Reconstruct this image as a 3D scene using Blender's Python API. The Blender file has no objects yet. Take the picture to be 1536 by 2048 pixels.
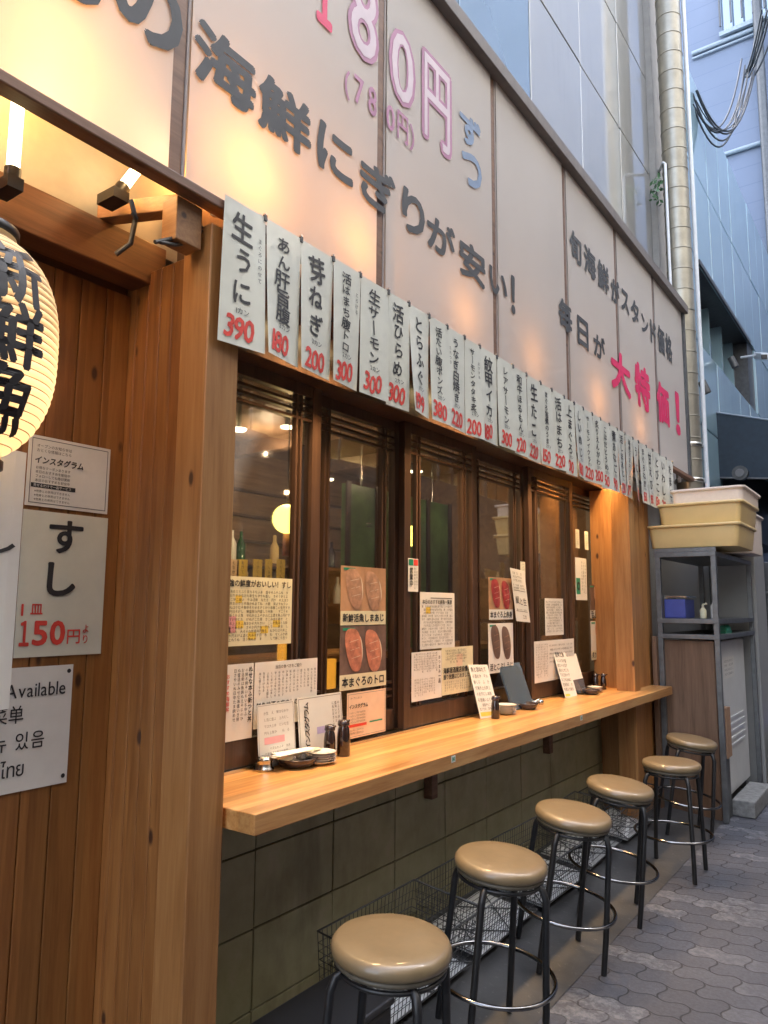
import bpy, bmesh, math, random
from mathutils import Vector, Matrix
random.seed(7)
R = math.radians
PI = math.pi
SC = bpy.context.scene
COL = SC.collection

# ------------------------------------------------------------------ camera
H = 1.45
FPX, PCX, PCY = 1475.0, 768.0, 1024.0
CR = ((0.8118755789983485, 0.06896186430844002, 0.5797433100064205),
      (0.5837907170786221, -0.10748296379858743, -0.8047582314868856),
      (0.0068149012409945775, 0.9918123178122844, -0.12752208968213954))
cam = bpy.data.cameras.new("camera"); camo = bpy.data.objects.new("camera", cam); COL.objects.link(camo)
M4 = Matrix([list(CR[0]) + [0], list(CR[1]) + [0], list(CR[2]) + [H], [0, 0, 0, 1]])
camo.matrix_world = M4
cam.sensor_fit = 'HORIZONTAL'; cam.sensor_width = 36.0; cam.lens = FPX / 1536.0 * 36.0
cam.clip_start = 0.05; cam.clip_end = 500
SC.camera = camo

# ------------------------------------------------------------------ sky, sun, exposure
SUN_EL, SUN_AZ = 58.0, 318.0           # sun high behind the shop's own building: the alley floor is in open shade
w = bpy.data.worlds.new("World"); SC.world = w; w.use_nodes = True
nt = w.node_tree; nt.nodes.clear()
sky = nt.nodes.new("ShaderNodeTexSky"); sky.sky_type = 'NISHITA'; sky.sun_disc = False
sky.sun_elevation = R(SUN_EL); sky.sun_rotation = R(SUN_AZ); sky.air_density = 1.0; sky.dust_density = 4.0; sky.ozone_density = 0.4
bg = nt.nodes.new("ShaderNodeBackground"); bg.inputs[1].default_value = 0.15
wo = nt.nodes.new("ShaderNodeOutputWorld")
hs = nt.nodes.new('ShaderNodeHueSaturation'); hs.inputs['Saturation'].default_value = .62
nt.links.new(sky.outputs[0], hs.inputs['Color']); nt.links.new(hs.outputs[0], bg.inputs[0]); nt.links.new(bg.outputs[0], wo.inputs[0])
sl = bpy.data.lights.new("sun", 'SUN'); sl.energy = 3.5; sl.angle = R(0.5); sl.color = (1.0, 0.94, 0.86)
so = bpy.data.objects.new("sun", sl); COL.objects.link(so)
az, el = R(SUN_AZ), R(SUN_EL)
sd = Vector((math.sin(az) * math.cos(el), math.cos(az) * math.cos(el), math.sin(el)))
so.rotation_euler = sd.to_track_quat('Z', 'Y').to_euler(); so.location = sd * 60
SC.view_settings.view_transform = 'Standard'; SC.view_settings.look = 'None'
SC.view_settings.exposure = 3.55; SC.view_settings.gamma = 1.0
SC.cycles.max_bounces = 8; SC.cycles.diffuse_bounces = 5; SC.cycles.glossy_bounces = 4
SC.cycles.transparent_max_bounces = 16; SC.cycles.caustics_reflective = False; SC.cycles.caustics_refractive = False
SC.cycles.sample_clamp_indirect = 4.0
try: SC.cycles.use_denoising = True
except Exception: pass

def ray(px, py):
    a, b, c = px - PCX, -(py - PCY), -FPX
    return Vector([CR[i][0] * a + CR[i][1] * b + CR[i][2] * c for i in range(3)])
CO = Vector((0, 0, H))
def onx(px, py, x): d = ray(px, py); return CO + d * (x / d.x)
def ony(px, py, y): d = ray(px, py); return CO + d * (y / d.y)
def onz(px, py, z): d = ray(px, py); return CO + d * ((z - H) / d.z)

# ------------------------------------------------------------------ materials
def newmat(name):
    m = bpy.data.materials.new(name); m.use_nodes = True
    n = m.node_tree; b = n.nodes['Principled BSDF']
    return m, n, b
def N(n, t, **k):
    x = n.nodes.new(t)
    for a, v in k.items(): setattr(x, a, v)
    return x
def mixc(n, f, a, b, mode='MIX'):
    x = n.nodes.new("ShaderNodeMix"); x.data_type = 'RGBA'; x.blend_type = mode
    for i, v in ((0, f), (6, a), (7, b)):
        if hasattr(v, 'links') or hasattr(v, 'is_linked'): n.links.new(v, x.inputs[i])
        elif i == 0: x.inputs[0].default_value = v
        else: x.inputs[i].default_value = (*v, 1) if len(v) == 3 else v
    return x.outputs[2]
def math_(n, op, a, b=None, c=None):
    x = n.nodes.new("ShaderNodeMath"); x.operation = op
    for i, v in enumerate((a, b, c)):
        if v is None: continue
        if hasattr(v, 'is_linked'): n.links.new(v, x.inputs[i])
        else: x.inputs[i].default_value = v
    return x.outputs[0]
def pos(n, scale=(1, 1, 1), rot=(0, 0, 0)):
    g = n.nodes.new("ShaderNodeNewGeometry"); mp = n.nodes.new("ShaderNodeMapping")
    mp.inputs['Scale'].default_value = scale; mp.inputs['Rotation'].default_value = rot
    n.links.new(g.outputs['Position'], mp.inputs['Vector']); return mp.outputs[0]
def noise(n, vec, scale, detail=4, rough=.55, dist=0.0):
    x = n.nodes.new("ShaderNodeTexNoise"); x.inputs['Scale'].default_value = scale
    x.inputs['Detail'].default_value = detail; x.inputs['Roughness'].default_value = rough
    x.inputs['Distortion'].default_value = dist
    n.links.new(vec, x.inputs['Vector']); return x.outputs[0]
def ramp(n, fac, stops, interp='LINEAR'):
    x = n.nodes.new("ShaderNodeValToRGB"); x.color_ramp.interpolation = interp
    cr = x.color_ramp
    while len(cr.elements) < len(stops): cr.elements.new(0.5)
    for e, (p, c) in zip(cr.elements, stops):
        e.position = p; e.color = (*c, 1) if not isinstance(c, (int, float)) else (c, c, c, 1)
    n.links.new(fac, x.inputs[0]); return x.outputs[0]
def bump(n, b, h, strength=.3, dist=.01):
    x = n.nodes.new("ShaderNodeBump"); x.inputs['Strength'].default_value = strength
    x.inputs['Distance'].default_value = dist
    n.links.new(h, x.inputs['Height']); n.links.new(x.outputs[0], b.inputs['Normal']); return x

def plain(name, col, rough=.6, metal=0.0, var=.12, vscale=18, coat=0.0, bstr=0.0, spec=.5):
    m, n, b = newmat(name)
    v = noise(n, pos(n), vscale, 5, .6)
    dark = tuple(c * (1 - var) for c in col); lite = tuple(min(1, c * (1 + var)) for c in col)
    c = ramp(n, v, [(.3, dark), (.7, lite)])
    n.links.new(c, b.inputs['Base Color'])
    b.inputs['Roughness'].default_value = rough; b.inputs['Metallic'].default_value = metal
    b.inputs['Coat Weight'].default_value = coat; b.inputs['Specular IOR Level'].default_value = spec
    if bstr: bump(n, b, noise(n, pos(n), vscale * 4, 4), bstr, .004)
    return m

def wood(name, base, dark, lite, axis='Z', plank=None, rough=.5, knots=True, grain=1.0, kn=(.05, .018, .009), bst=.15, coat=0.0):
    m, n, b = newmat(name)
    s = {'Z': (1, 1, .06), 'Y': (1, .06, 1), 'X': (.06, 1, 1)}[axis]
    p = pos(n, s)
    if plank:
        g = n.nodes.new("ShaderNodeNewGeometry"); sp = n.nodes.new("ShaderNodeSeparateXYZ"); n.links.new(g.outputs['Position'], sp.inputs[0])
        tot = math_(n, 'ADD', sp.outputs['X'], sp.outputs['Y']) if axis == 'Z' else sp.outputs['X']
        idx = math_(n, 'FLOOR', math_(n, 'DIVIDE', tot, plank))
        wn = n.nodes.new("ShaderNodeTexWhiteNoise"); wn.noise_dimensions = '1D'; n.links.new(idx, wn.inputs['W'])
        cb = n.nodes.new("ShaderNodeCombineXYZ"); n.links.new(math_(n, 'MULTIPLY', wn.outputs[0], 7.0), cb.inputs[2 if axis == 'Z' else 1])
        ad = n.nodes.new("ShaderNodeVectorMath"); ad.operation = 'ADD'; n.links.new(p, ad.inputs[0]); n.links.new(cb.outputs[0], ad.inputs[1]); p = ad.outputs[0]
    g1 = noise(n, p, 14 * grain, 6, .6, 1.2)
    g2 = noise(n, p, 95 * grain, 4, .65, .3)
    f = math_(n, 'ADD', math_(n, 'MULTIPLY', g1, .65), math_(n, 'MULTIPLY', g2, .35))
    c = ramp(n, f, [(.36, dark), (.5, base), (.64, lite)])
    if plank:
        vv = math_(n, 'ADD', math_(n, 'MULTIPLY', wn.outputs[0], .5), .72)
        sc = n.nodes.new("ShaderNodeVectorMath"); sc.operation = 'SCALE'; n.links.new(c, sc.inputs[0]); n.links.new(vv, sc.inputs['Scale']); c = sc.outputs[0]
    if knots:
        ks = {'Z': (1, 1, .45), 'Y': (1, .45, 1), 'X': (.45, 1, 1)}[axis]
        vo = n.nodes.new("ShaderNodeTexVoronoi"); vo.inputs['Scale'].default_value = 9.5; vo.inputs['Randomness'].default_value = 1.0
        n.links.new(pos(n, ks), vo.inputs['Vector'])
        kf = ramp(n, vo.outputs['Distance'], [(.06, 1.0), (.085, .55), (.12, 0.0)])
        kf = math_(n, 'MULTIPLY', kf, ramp(n, vo.outputs['Color'], [(.30, 0.0), (.36, 1.0)]))
        c = mixc(n, kf, c, kn)
    n.links.new(c, b.inputs['Base Color'])
    b.inputs['Roughness'].default_value = rough; b.inputs['Coat Weight'].default_value = coat; b.inputs['Coat Roughness'].default_value = .25
    if bst: bump(n, b, f, bst, .003)
    return m

def emis(name, col, strength):
    m, n, b = newmat(name)
    b.inputs['Base Color'].default_value = (*col, 1); b.inputs['Emission Color'].default_value = (*col, 1)
    b.inputs['Emission Strength'].default_value = strength; b.inputs['Roughness'].default_value = .4
    return m

M = {}
M['post'] = wood('post_wood', (.40, .185, .060), (.29, .12, .034), (.48, .245, .088), 'Z', .12, .42)
M['clad'] = wood('cladding_wood', (.24, .098, .027), (.17, .062, .016), (.30, .135, .04), 'Z', .085, .45)
M['pale'] = wood('pale_board_wood', (.34, .18, .11), (.26, .13, .075), (.42, .24, .15), 'Z', .10, .5, False)
M['beam'] = wood('beam_wood', (.17, .085, .05), (.11, .05, .028), (.23, .125, .075), 'Y', None, .5)
M['arm'] = wood('bracket_wood', (.30, .15, .06), (.2, .09, .035), (.38, .2, .09), 'X', None, .5)
M['lintel'] = wood('lintel_wood', (.12, .05, .022), (.07, .028, .012), (.17, .075, .035), 'Y', .3, .5)
M['counter'] = wood('counter_wood', (.50, .25, .082), (.35, .145, .036), (.62, .35, .13), 'Y', .045, .36, False, 1.0, coat=.3, bst=.05)
M['sash'] = wood('sash_wood', (.062, .034, .022), (.038, .02, .013), (.09, .05, .033), 'Z', None, .38, False)
M['inner'] = wood('room_wood', (.17, .105, .065), (.12, .07, .045), (.23, .145, .09), 'Y', None, .6, False)
M['ply'] = wood('brown_board_wood', (.15, .085, .05), (.10, .055, .03), (.20, .115, .07), 'Z', None, .6, False)
M['black'] = plain('black_metal', (.018, .018, .019), .38, .3, .2)
M['dkmetal'] = plain('dark_grey_metal', (.09, .092, .095), .45, .5, .2)
M['rackmetal'] = plain('grey_rack_steel', (.16, .165, .17), .42, .7, .2)
M['chrome'] = plain('wire_chrome', (.45, .45, .46), .3, 1.0, .1)
M['zinc'] = plain('galvanised_zinc', (.28, .265, .22), .36, .6, .18, 6)
M['pipewhite'] = plain('pale_conduit', (.62, .66, .70), .4, 0, .06)
M['seat'] = plain('gold_vinyl', (.18, .128, .066), .42, .0, .10, 14, .45, .10)
M['seatpipe'] = plain('seat_underside', (.10, .085, .06), .5)
M['paper'] = plain('white_paper', (.74, .73, .70), .55, 0, .03)
M['strip'] = plain('laminated_menu_paper', (.68, .69, .60), .34, 0, .06, 9, .5)
M['ink'] = plain('black_ink', (.022, .022, .026), .5, 0, .1)
M['grey'] = plain('grey_ink', (.16, .16, .17), .6)
M['red'] = plain('red_ink', (.66, .06, .045), .5, 0, .15)
M['pinkink'] = plain('crimson_ink', (.72, .025, .13), .5, 0, .1)
M['mauve'] = plain('mauve_outline_ink', (.44, .20, .34), .5, 0, .12, 3)
M['blueink'] = plain('blue_grey_outline_ink', (.20, .28, .42), .5, 0, .1)
M['bannerink'] = plain('dark_banner_ink', (.05, .054, .062), .6, 0, .1)
M['paleink'] = plain('pale_inner_ink', (.72, .62, .68), .6, 0, .05)
M['yellow'] = plain('yellow_paper', (.80, .58, .10), .6, 0, .1)
M['pinkpaper'] = plain('pink_stripe', (.70, .35, .38), .6)
M['lilac'] = plain('lilac_block', (.42, .38, .62), .6)
M['plastic'] = plain('black_plastic', (.02, .02, .022), .35, 0, .1)
M['white'] = plain('white_enamel', (.66, .67, .66), .35, 0, .06, 5)
M['nearblack'] = plain('dark_recess', (.03, .028, .028), .8)  # one even near-black for joint backing, shop opening and a crate
M['cream'] = plain('cream_plastic', (.74, .55, .25), .38, 0, .06, 5)
M['styro'] = plain('white_foam', (.74, .64, .57), .75, 0, .05, 40)
M['blue'] = plain('blue_plastic', (.05, .07, .30), .4)
M['green'] = plain('green_plastic', (.02, .28, .17), .4)
M['navy'] = plain('navy_canvas', (.018, .032, .05), .75, 0, .15)
M['cardboard'] = plain('cardboard', (.30, .18, .11), .8)
M['concrete'] = plain('concrete_block', (.20, .20, .195), .9, 0, .3, 30, 0, .4)
M['pier'] = plain('grey_render', (.34, .33, .31), .75, 0, .10, 8)
M['soy'] = plain('soy_dark_glass', (.02, .008, .005), .08, 0, .1, 20, 1.0)
M['ceramic'] = plain('white_ceramic', (.72, .70, .66), .2, 0, .04, 20, .6)
M['lacquer'] = plain('dark_lacquer', (.035, .022, .025), .25, 0, .2, 20, .5)
M['steel'] = plain('bright_steel', (.55, .54, .50), .2, 1.0, .1)
M['salmon'] = plain('salmon_fish', (.50, .20, .13), .4, 0, .4, 30)
M['tuna'] = plain('red_tuna', (.34, .05, .055), .4, 0, .4, 30)
M['amberfish'] = plain('pale_fish', (.46, .27, .18), .4, 0, .4, 28)
M['rice'] = plain('rice', (.70, .62, .50), .6)
M['photobg'] = plain('tan_photo_ground', (.45, .26, .15), .5, 0, .2, 12)
M['photodark'] = plain('dark_photo_ground', (.14, .09, .075), .5, 0, .3, 20)
M['palebeige'] = plain('cream_caption_paper', (.70, .66, .46), .55, 0, .05)
M['peach'] = plain('peach_paper', (.78, .58, .42), .55, 0, .05)
M['glassgreen'] = plain('green_bottle', (.02, .10, .04), .1, 0, .2, 10, 1.0)
M['railgrey'] = plain('brown_grey_rail', (.15, .13, .12), .5)
M['rib'] = plain('bamboo_rib', (.42, .24, .10), .6)
M['cab'] = plain('mid_grey_painted_steel', (.30, .30, .29), .4, 0, .08, 4)
M['cooler'] = plain('dark_green_cooler', (.11, .20, .075), .3, 0, .6, 3)
M['ledge'] = plain('pale_blue_ledge', (.22, .27, .33), .5)
M['seam'] = plain('pale_frame_edge', (.30, .26, .25), .5)
M['tubeglow'] = emis('warm_tube_glow', (1.0, .80, .42), 1.2)
M['spotglow'] = emis('warm_spot_glow', (1.0, .82, .5), .9)
M['globeglow'] = emis('yellow_globe_glow', (1.0, .80, .16), .45)
M['amberglow'] = emis('amber_sign_glow', (1.0, .42, .04), .1)
M['cable'] = plain('grey_cable', (.035, .045, .06), .6)
M['leaf'] = plain('green_leaf', (.05, .14, .06), .6)

def glassmat():
    m, n, b = newmat('window_glass')
    n.nodes.remove(b)
    tr = n.nodes.new("ShaderNodeBsdfTransparent"); tr.inputs[0].default_value = (.92, .93, .92, 1)
    gl = n.nodes.new("ShaderNodeBsdfGlossy"); gl.inputs['Roughness'].default_value = .02; gl.inputs[0].default_value = (1, 1, 1, 1)
    fr = n.nodes.new("ShaderNodeFresnel"); fr.inputs[0].default_value = 1.45
    bp = n.nodes.new("ShaderNodeBump"); bp.inputs['Strength'].default_value = .04; bp.inputs['Distance'].default_value = .01
    n.links.new(noise(n, pos(n), 1.5, 2), bp.inputs['Height']); n.links.new(bp.outputs[0], gl.inputs['Normal'])
    mx = n.nodes.new("ShaderNodeMixShader")
    n.links.new(math_(n, 'MULTIPLY', fr.outputs[0], .52), mx.inputs[0])
    n.links.new(tr.outputs[0], mx.inputs[1]); n.links.new(gl.outputs[0], mx.inputs[2])
    n.links.new(mx.outputs[0], n.nodes['Material Output'].inputs[0]); return m
M['glass'] = glassmat()

def bannermat():
    m, n, b = newmat('translucent_banner_sheet')
    c = ramp(n, noise(n, pos(n), 1.2, 3), [(.3, (.67, .64, .61)), (.7, (.75, .72, .69))])
    n.links.new(c, b.inputs['Base Color']); b.inputs['Roughness'].default_value = .45
    t = n.nodes.new("ShaderNodeBsdfTranslucent"); t.inputs[0].default_value = (.85, .72, .62, 1)
    mx = n.nodes.new("ShaderNodeMixShader"); mx.inputs[0].default_value = .34
    n.links.new(b.outputs[0], mx.inputs[1]); n.links.new(t.outputs[0], mx.inputs[2])
    bump(n, b, noise(n, pos(n, (1, 1, .4)), 2.2, 2), .25, .03)
    n.links.new(mx.outputs[0], n.nodes['Material Output'].inputs[0]); return m
M['banner'] = bannermat()

def lanternmat():
    m, n, b = newmat('glowing_lantern_paper')
    g = n.nodes.new("ShaderNodeNewGeometry"); sp = n.nodes.new("ShaderNodeSeparateXYZ"); n.links.new(g.outputs['Position'], sp.inputs[0])
    b.inputs['Base Color'].default_value = (.80, .72, .52, 1); b.inputs['Roughness'].default_value = .7
    t = n.nodes.new("ShaderNodeBsdfTranslucent"); t.inputs[0].default_value = (.95, .82, .62, 1)
    mx = n.nodes.new("ShaderNodeMixShader"); mx.inputs[0].default_value = .5
    n.links.new(b.outputs[0], mx.inputs[1]); n.links.new(t.outputs[0], mx.inputs[2])
    n.links.new(mx.outputs[0], n.nodes['Material Output'].inputs[0]); return m
M['lantern'] = lanternmat()

def tilemat():
    m, n, b = newmat('olive_tile')
    c = ramp(n, noise(n, pos(n), 7, 6, .65), [(.3, (.31, .28, .155)), (.55, (.38, .35, .20)), (.75, (.45, .38, .25))])
    c = mixc(n, ramp(n, noise(n, pos(n, (1, 1, .3)), 3.0, 5, .7), [(.55, 0.0), (.75, .6)]), c, (.10, .075, .05))
    n.links.new(c, b.inputs['Base Color'])
    r = ramp(n, noise(n, pos(n), 12, 4), [(.3, .3), (.7, .5)]); n.links.new(r, b.inputs['Roughness'])
    bump(n, b, noise(n, pos(n), 40, 4), .12, .003); return m
M['tile'] = tilemat()
M['grout'] = plain('dark_grout', (.09, .09, .06), .9)

def panelmat(name, col, rough=.13, wob=.12, met=.75):
    m, n, b = newmat(name)
    c = ramp(n, noise(n, pos(n), 1.3, 4), [(.3, tuple(x * .9 for x in col)), (.7, col)])
    c = mixc(n, ramp(n, noise(n, pos(n, (1, 1, .15)), 5, 5, .7), [(.55, 0.0), (.8, .35)]), c, tuple(x * .55 for x in col))
    n.links.new(c, b.inputs['Base Color']); b.inputs['Metallic'].default_value = met; b.inputs['Roughness'].default_value = rough; b.inputs['Coat Weight'].default_value = 1.0; b.inputs['Coat Roughness'].default_value = .04; b.inputs['Coat IOR'].default_value = 2.1
    bump(n, b, noise(n, pos(n), .9, 2), wob, .05); return m
M['panel'] = panelmat('grey_metal_panel', (.32, .32, .30), .35, .10, .1)
M['bluepanel'] = panelmat('blue_grey_glossy_panel', (.34, .52, .60), .35, .12, .1)
M['panelglass'] = panelmat('dark_reflective_glass', (.26, .36, .42), .04, .15, .3)
M['winblue'] = panelmat('blue_window_glass', (.16, .22, .30), .08, .1, .4)

def sidingmat():
    m, n, b = newmat('blue_grey_siding')
    g = n.nodes.new("ShaderNodeNewGeometry"); sp = n.nodes.new("ShaderNodeSeparateXYZ"); n.links.new(g.outputs['Position'], sp.inputs[0])
    fr = math_(n, 'FRACT', math_(n, 'DIVIDE', sp.outputs[2], .42))
    ln = ramp(n, fr, [(.0, 1.0), (.045, 1.0), (.07, 0.0)])
    c = ramp(n, noise(n, pos(n), .5, 4), [(.3, (.105, .135, .20)), (.7, (.13, .16, .235))])
    c = mixc(n, math_(n, 'MULTIPLY', ln, .45), c, (.07, .10, .17))
    n.links.new(c, b.inputs['Base Color']); b.inputs['Roughness'].default_value = .55
    bump(n, b, fr, .35, .02); return m
M['siding'] = sidingmat()

def oppmat():
    m, n, b = newmat('pale_render_across')
    c = ramp(n, noise(n, pos(n), .8, 4), [(.3, (.46, .44, .41)), (.7, (.60, .57, .53))]); n.links.new(c, b.inputs['Base Color'])
    b.inputs['Roughness'].default_value = .8; return m
M['opp'] = oppmat()
M['oppdark'] = plain('dark_brown_band', (.07, .055, .045), .6, 0, .4, 1.5)  # colour of the added band that keeps the window reflections dark

def pavermat():
    m, n, b = newmat('interlocking_pavers')
    g = n.nodes.new("ShaderNodeNewGeometry"); sp = n.nodes.new("ShaderNodeSeparateXYZ"); n.links.new(g.outputs['Position'], sp.inputs[0])
    X, Y = sp.outputs[0], sp.outputs[1]
    wob = math_(n, 'MULTIPLY', math_(n, 'SINE', math_(n, 'MULTIPLY', X, 2 * PI / .112)), .010)
    wob2 = math_(n, 'MULTIPLY', math_(n, 'SINE', math_(n, 'MULTIPLY', Y, 2 * PI / .112)), .009)
    yy = math_(n, 'ADD', Y, wob); xx = math_(n, 'ADD', X, wob2)
    cb = n.nodes.new("ShaderNodeCombineXYZ"); n.links.new(xx, cb.inputs[0]); n.links.new(yy, cb.inputs[1])
    br = n.nodes.new("ShaderNodeTexBrick"); br.offset = .5; br.inputs['Scale'].default_value = 1.0
    br.inputs['Brick Width'].default_value = .224; br.inputs['Row Height'].default_value = .112
    br.inputs['Mortar Size'].default_value = .0042; br.inputs['Mortar Smooth'].default_value = .35; br.inputs['Bias'].default_value = 0
    br.inputs['Color1'].default_value = (.056, .060, .072, 1); br.inputs['Color2'].default_value = (.080, .084, .098, 1); br.inputs['Mortar'].default_value = (.016, .016, .018, 1)
    n.links.new(cb.outputs[0], br.inputs['Vector'])
    c = br.outputs['Color']
    f = noise(n, pos(n), 60, 6, .7)
    c = mixc(n, .5, c, ramp(n, f, [(.35, (.5, .5, .5)), (.65, (1.5, 1.5, 1.5))]), 'MULTIPLY')
    big = noise(n, pos(n), 1.6, 5, .6)
    c = mixc(n, .8, c, ramp(n, big, [(.35, (.62, .62, .64)), (.65, (1.25, 1.22, 1.22))]), 'MULTIPLY')
    # pale worn and gum-spotted bricks close to the shop's edge strip
    b2 = n.nodes.new("ShaderNodeTexBrick"); b2.offset = .5; b2.inputs['Scale'].default_value = 1.0
    b2.inputs['Brick Width'].default_value = .224; b2.inputs['Row Height'].default_value = .112; b2.inputs['Mortar Size'].default_value = .0
    b2.inputs['Bias'].default_value = 0
    b2.inputs['Color1'].default_value = (0, 0, 0, 1); b2.inputs['Color2'].default_value = (1, 1, 1, 1); b2.inputs['Mortar'].default_value = (0, 0, 0, 1)
    n.links.new(cb.outputs[0], b2.inputs['Vector'])
    near = ramp(n, math_(n, 'ADD', X, 1.5), [(.20, 0.0), (.28, 1.0), (.62, .8), (.95, 0.05)])
    worn = math_(n, 'MULTIPLY', ramp(n, b2.outputs['Color'], [(.60, 0.0), (.72, 1.0)]), near)
    worn = math_(n, 'MULTIPLY', worn, ramp(n, noise(n, pos(n), 22, 6, .75), [(.45, 0.0), (.60, 1.0)]))
    spk = math_(n, 'MULTIPLY', ramp(n, noise(n, pos(n), 55, 5, .8), [(.60, 0.0), (.68, .8)]), near)
    worn = math_(n, 'MAXIMUM', worn, spk)
    c = mixc(n, math_(n, 'MULTIPLY', worn, .6), c, (.24, .245, .255))
    c = mixc(n, .12, c, (.075, .078, .10))
    n.links.new(c, b.inputs['Base Color']); b.inputs['Roughness'].default_value = .62
    h = math_(n, 'SUBTRACT', math_(n, 'MULTIPLY', f, .25), br.outputs['Fac'])
    bump(n, b, h, .55, .006); return m
M['paver'] = pavermat()
def strip_concrete():
    m, n, b = newmat('smooth_dark_concrete')
    c = ramp(n, noise(n, pos(n), 3, 6, .65), [(.3, (.036, .037, .039)), (.7, (.066, .066, .067))])
    c = mixc(n, ramp(n, noise(n, pos(n), 40, 5, .7), [(.60, 0.0), (.75, .5)]), c, (.2, .2, .19))
    n.links.new(c, b.inputs['Base Color']); b.inputs['Roughness'].default_value = .55
    bump(n, b, noise(n, pos(n), 30, 5), .25, .004); return m
M['gutter'] = strip_concrete()

# ------------------------------------------------------------------ mesh builder
class MB:
    def __init__(s): s.v = []; s.f = []; s.m = []; s.mats = []; s.sm = []
    def mi(s, mat):
        if isinstance(mat, str): mat = M[mat]
        if mat not in s.mats: s.mats.append(mat)
        return s.mats.index(mat)
    def add(s, vs, fs, mat, smooth=False):
        o = len(s.v); k = s.mi(mat)
        s.v += [tuple(v) for v in vs]
        for f in fs: s.f.append(tuple(i + o for i in f)); s.m.append(k); s.sm.append(smooth)
    def box(s, a, b, mat):
        x0, y0, z0 = [min(a[i], b[i]) for i in range(3)]; x1, y1, z1 = [max(a[i], b[i]) for i in range(3)]
        vs = [(x0, y0, z0), (x1, y0, z0), (x1, y1, z0), (x0, y1, z0), (x0, y0, z1), (x1, y0, z1), (x1, y1, z1), (x0, y1, z1)]
        s.add(vs, [(0, 3, 2, 1), (4, 5, 6, 7), (0, 1, 5, 4), (1, 2, 6, 5), (2, 3, 7, 6), (3, 0, 4, 7)], mat)
    def obox(s, c, ax, ay, az, hx, hy, hz, mat):
        c = Vector(c); ax = Vector(ax).normalized() * hx; ay = Vector(ay).normalized() * hy; az = Vector(az).normalized() * hz
        vs = [c + ax * i + ay * j + az * k for k in (-1, 1) for i, j in ((-1, -1), (1, -1), (1, 1), (-1, 1))]
        s.add(vs, [(0, 3, 2, 1), (4, 5, 6, 7), (0, 1, 5, 4), (1, 2, 6, 5), (2, 3, 7, 6), (3, 0, 4, 7)], mat)
    def tube(s, pts, r, mat, seg=8, closed=False, cap=True):
        pts = [Vector(p) for p in pts]; n = len(pts); rings = []
        prev = None
        for i, p in enumerate(pts):
            if closed: t = pts[(i + 1) % n] - pts[i - 1]
            else: t = pts[min(i + 1, n - 1)] - pts[max(i - 1, 0)]
            t.normalize()
            if prev is None:
                u = t.orthogonal().normalized()
            else:
                u = (prev - t * prev.dot(t)); u = u.normalized() if u.length > 1e-6 else t.orthogonal().normalized()
            prev = u; v = t.cross(u)
            rr = r[i] if isinstance(r, (list, tuple)) else r
            rings.append([p + (u * math.cos(2 * PI * k / seg) + v * math.sin(2 * PI * k / seg)) * rr for k in range(seg)])
        vs = [q for rg in rings for q in rg]; fs = []
        for i in range(n if closed else n - 1):
            a, b = i * seg, ((i + 1) % n) * seg
            for k in range(seg): k2 = (k + 1) % seg; fs.append((a + k, a + k2, b + k2, b + k))
        s.add(vs, fs, mat, True)
        if cap and not closed:
            s.add(rings[0], [tuple(range(seg))[::-1]], mat); s.add(rings[-1], [tuple(range(seg))], mat)
    def lathe(s, c, prof, mat, seg=32, smooth=True):
        c = Vector(c); vs = []; fs = []; n = len(prof)
        for (r, z) in prof:
            for k in range(seg):
                a = 2 * PI * k / seg; vs.append(c + Vector((r * math.cos(a), r * math.sin(a), z)))
        for i in range(n - 1):
            for k in range(seg):
                k2 = (k + 1) % seg; fs.append((i * seg + k, i * seg + k2, (i + 1) * seg + k2, (i + 1) * seg + k))
        s.add(vs, fs, mat, smooth)
        if prof[0][0] > 1e-5: s.add(vs[:seg], [tuple(range(seg))[::-1]], mat)
        if prof[-1][0] > 1e-5: s.add(vs[-seg:], [tuple(range(seg))], mat)
    def quad(s, a, b, c, d, mat): s.add([a, b, c, d], [(0, 1, 2, 3)], mat)
    def build(s, name, parent=None, bevel=0.0, loc=None, segs=2):
        off = Vector((0, 0, 0)); p = parent
        while p is not None: off += p.location; p = p.parent
        me = bpy.data.meshes.new(name)
        if parent is None:
            if loc is None:
                xs = [v[0] for v in s.v]; ys = [v[1] for v in s.v]; zs = [v[2] for v in s.v]
                loc = Vector(((min(xs) + max(xs)) / 2, (min(ys) + max(ys)) / 2, min(zs)))
            off = Vector(loc)
        me.from_pydata([(v[0] - off.x, v[1] - off.y, v[2] - off.z) for v in s.v], [], s.f)
        for m_ in s.mats: me.materials.append(m_)
        me.polygons.foreach_set('material_index', s.m); me.polygons.foreach_set('use_smooth', s.sm)
        me.update()
        o = bpy.data.objects.new(name, me); COL.objects.link(o)
        if parent is None: o.location = off
        else: o.parent = parent
        if bevel:
            bv = o.modifiers.new('bevel', 'BEVEL'); bv.width = bevel; bv.segments = segs; bv.limit_method = 'ANGLE'; bv.angle_limit = R(40)
            bv.harden_normals = False
        return o

def thing(name, label, cat, loc=(0, 0, 0), group=None):
    o = bpy.data.objects.new(name, None); COL.objects.link(o); o.empty_display_size = .1
    o.location = loc; o['label'] = label; o['category'] = cat
    if group: o['group'] = group
    return o
def tag(o, label, cat, group=None):
    o['label'] = label; o['category'] = cat
    if group: o['group'] = group
    return o
def struct(o, kind='structure'): o['kind'] = kind; return o
def dup(root, loc, rz, label):
    r = root.copy(); COL.objects.link(r); r.location = loc; r.rotation_euler = (0, 0, rz); r['label'] = label
    for ch in list(root.children):
        c = ch.copy(); COL.objects.link(c); c.parent = r
        for g in ch.children: d = g.copy(); COL.objects.link(d); d.parent = c
    return r

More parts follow.
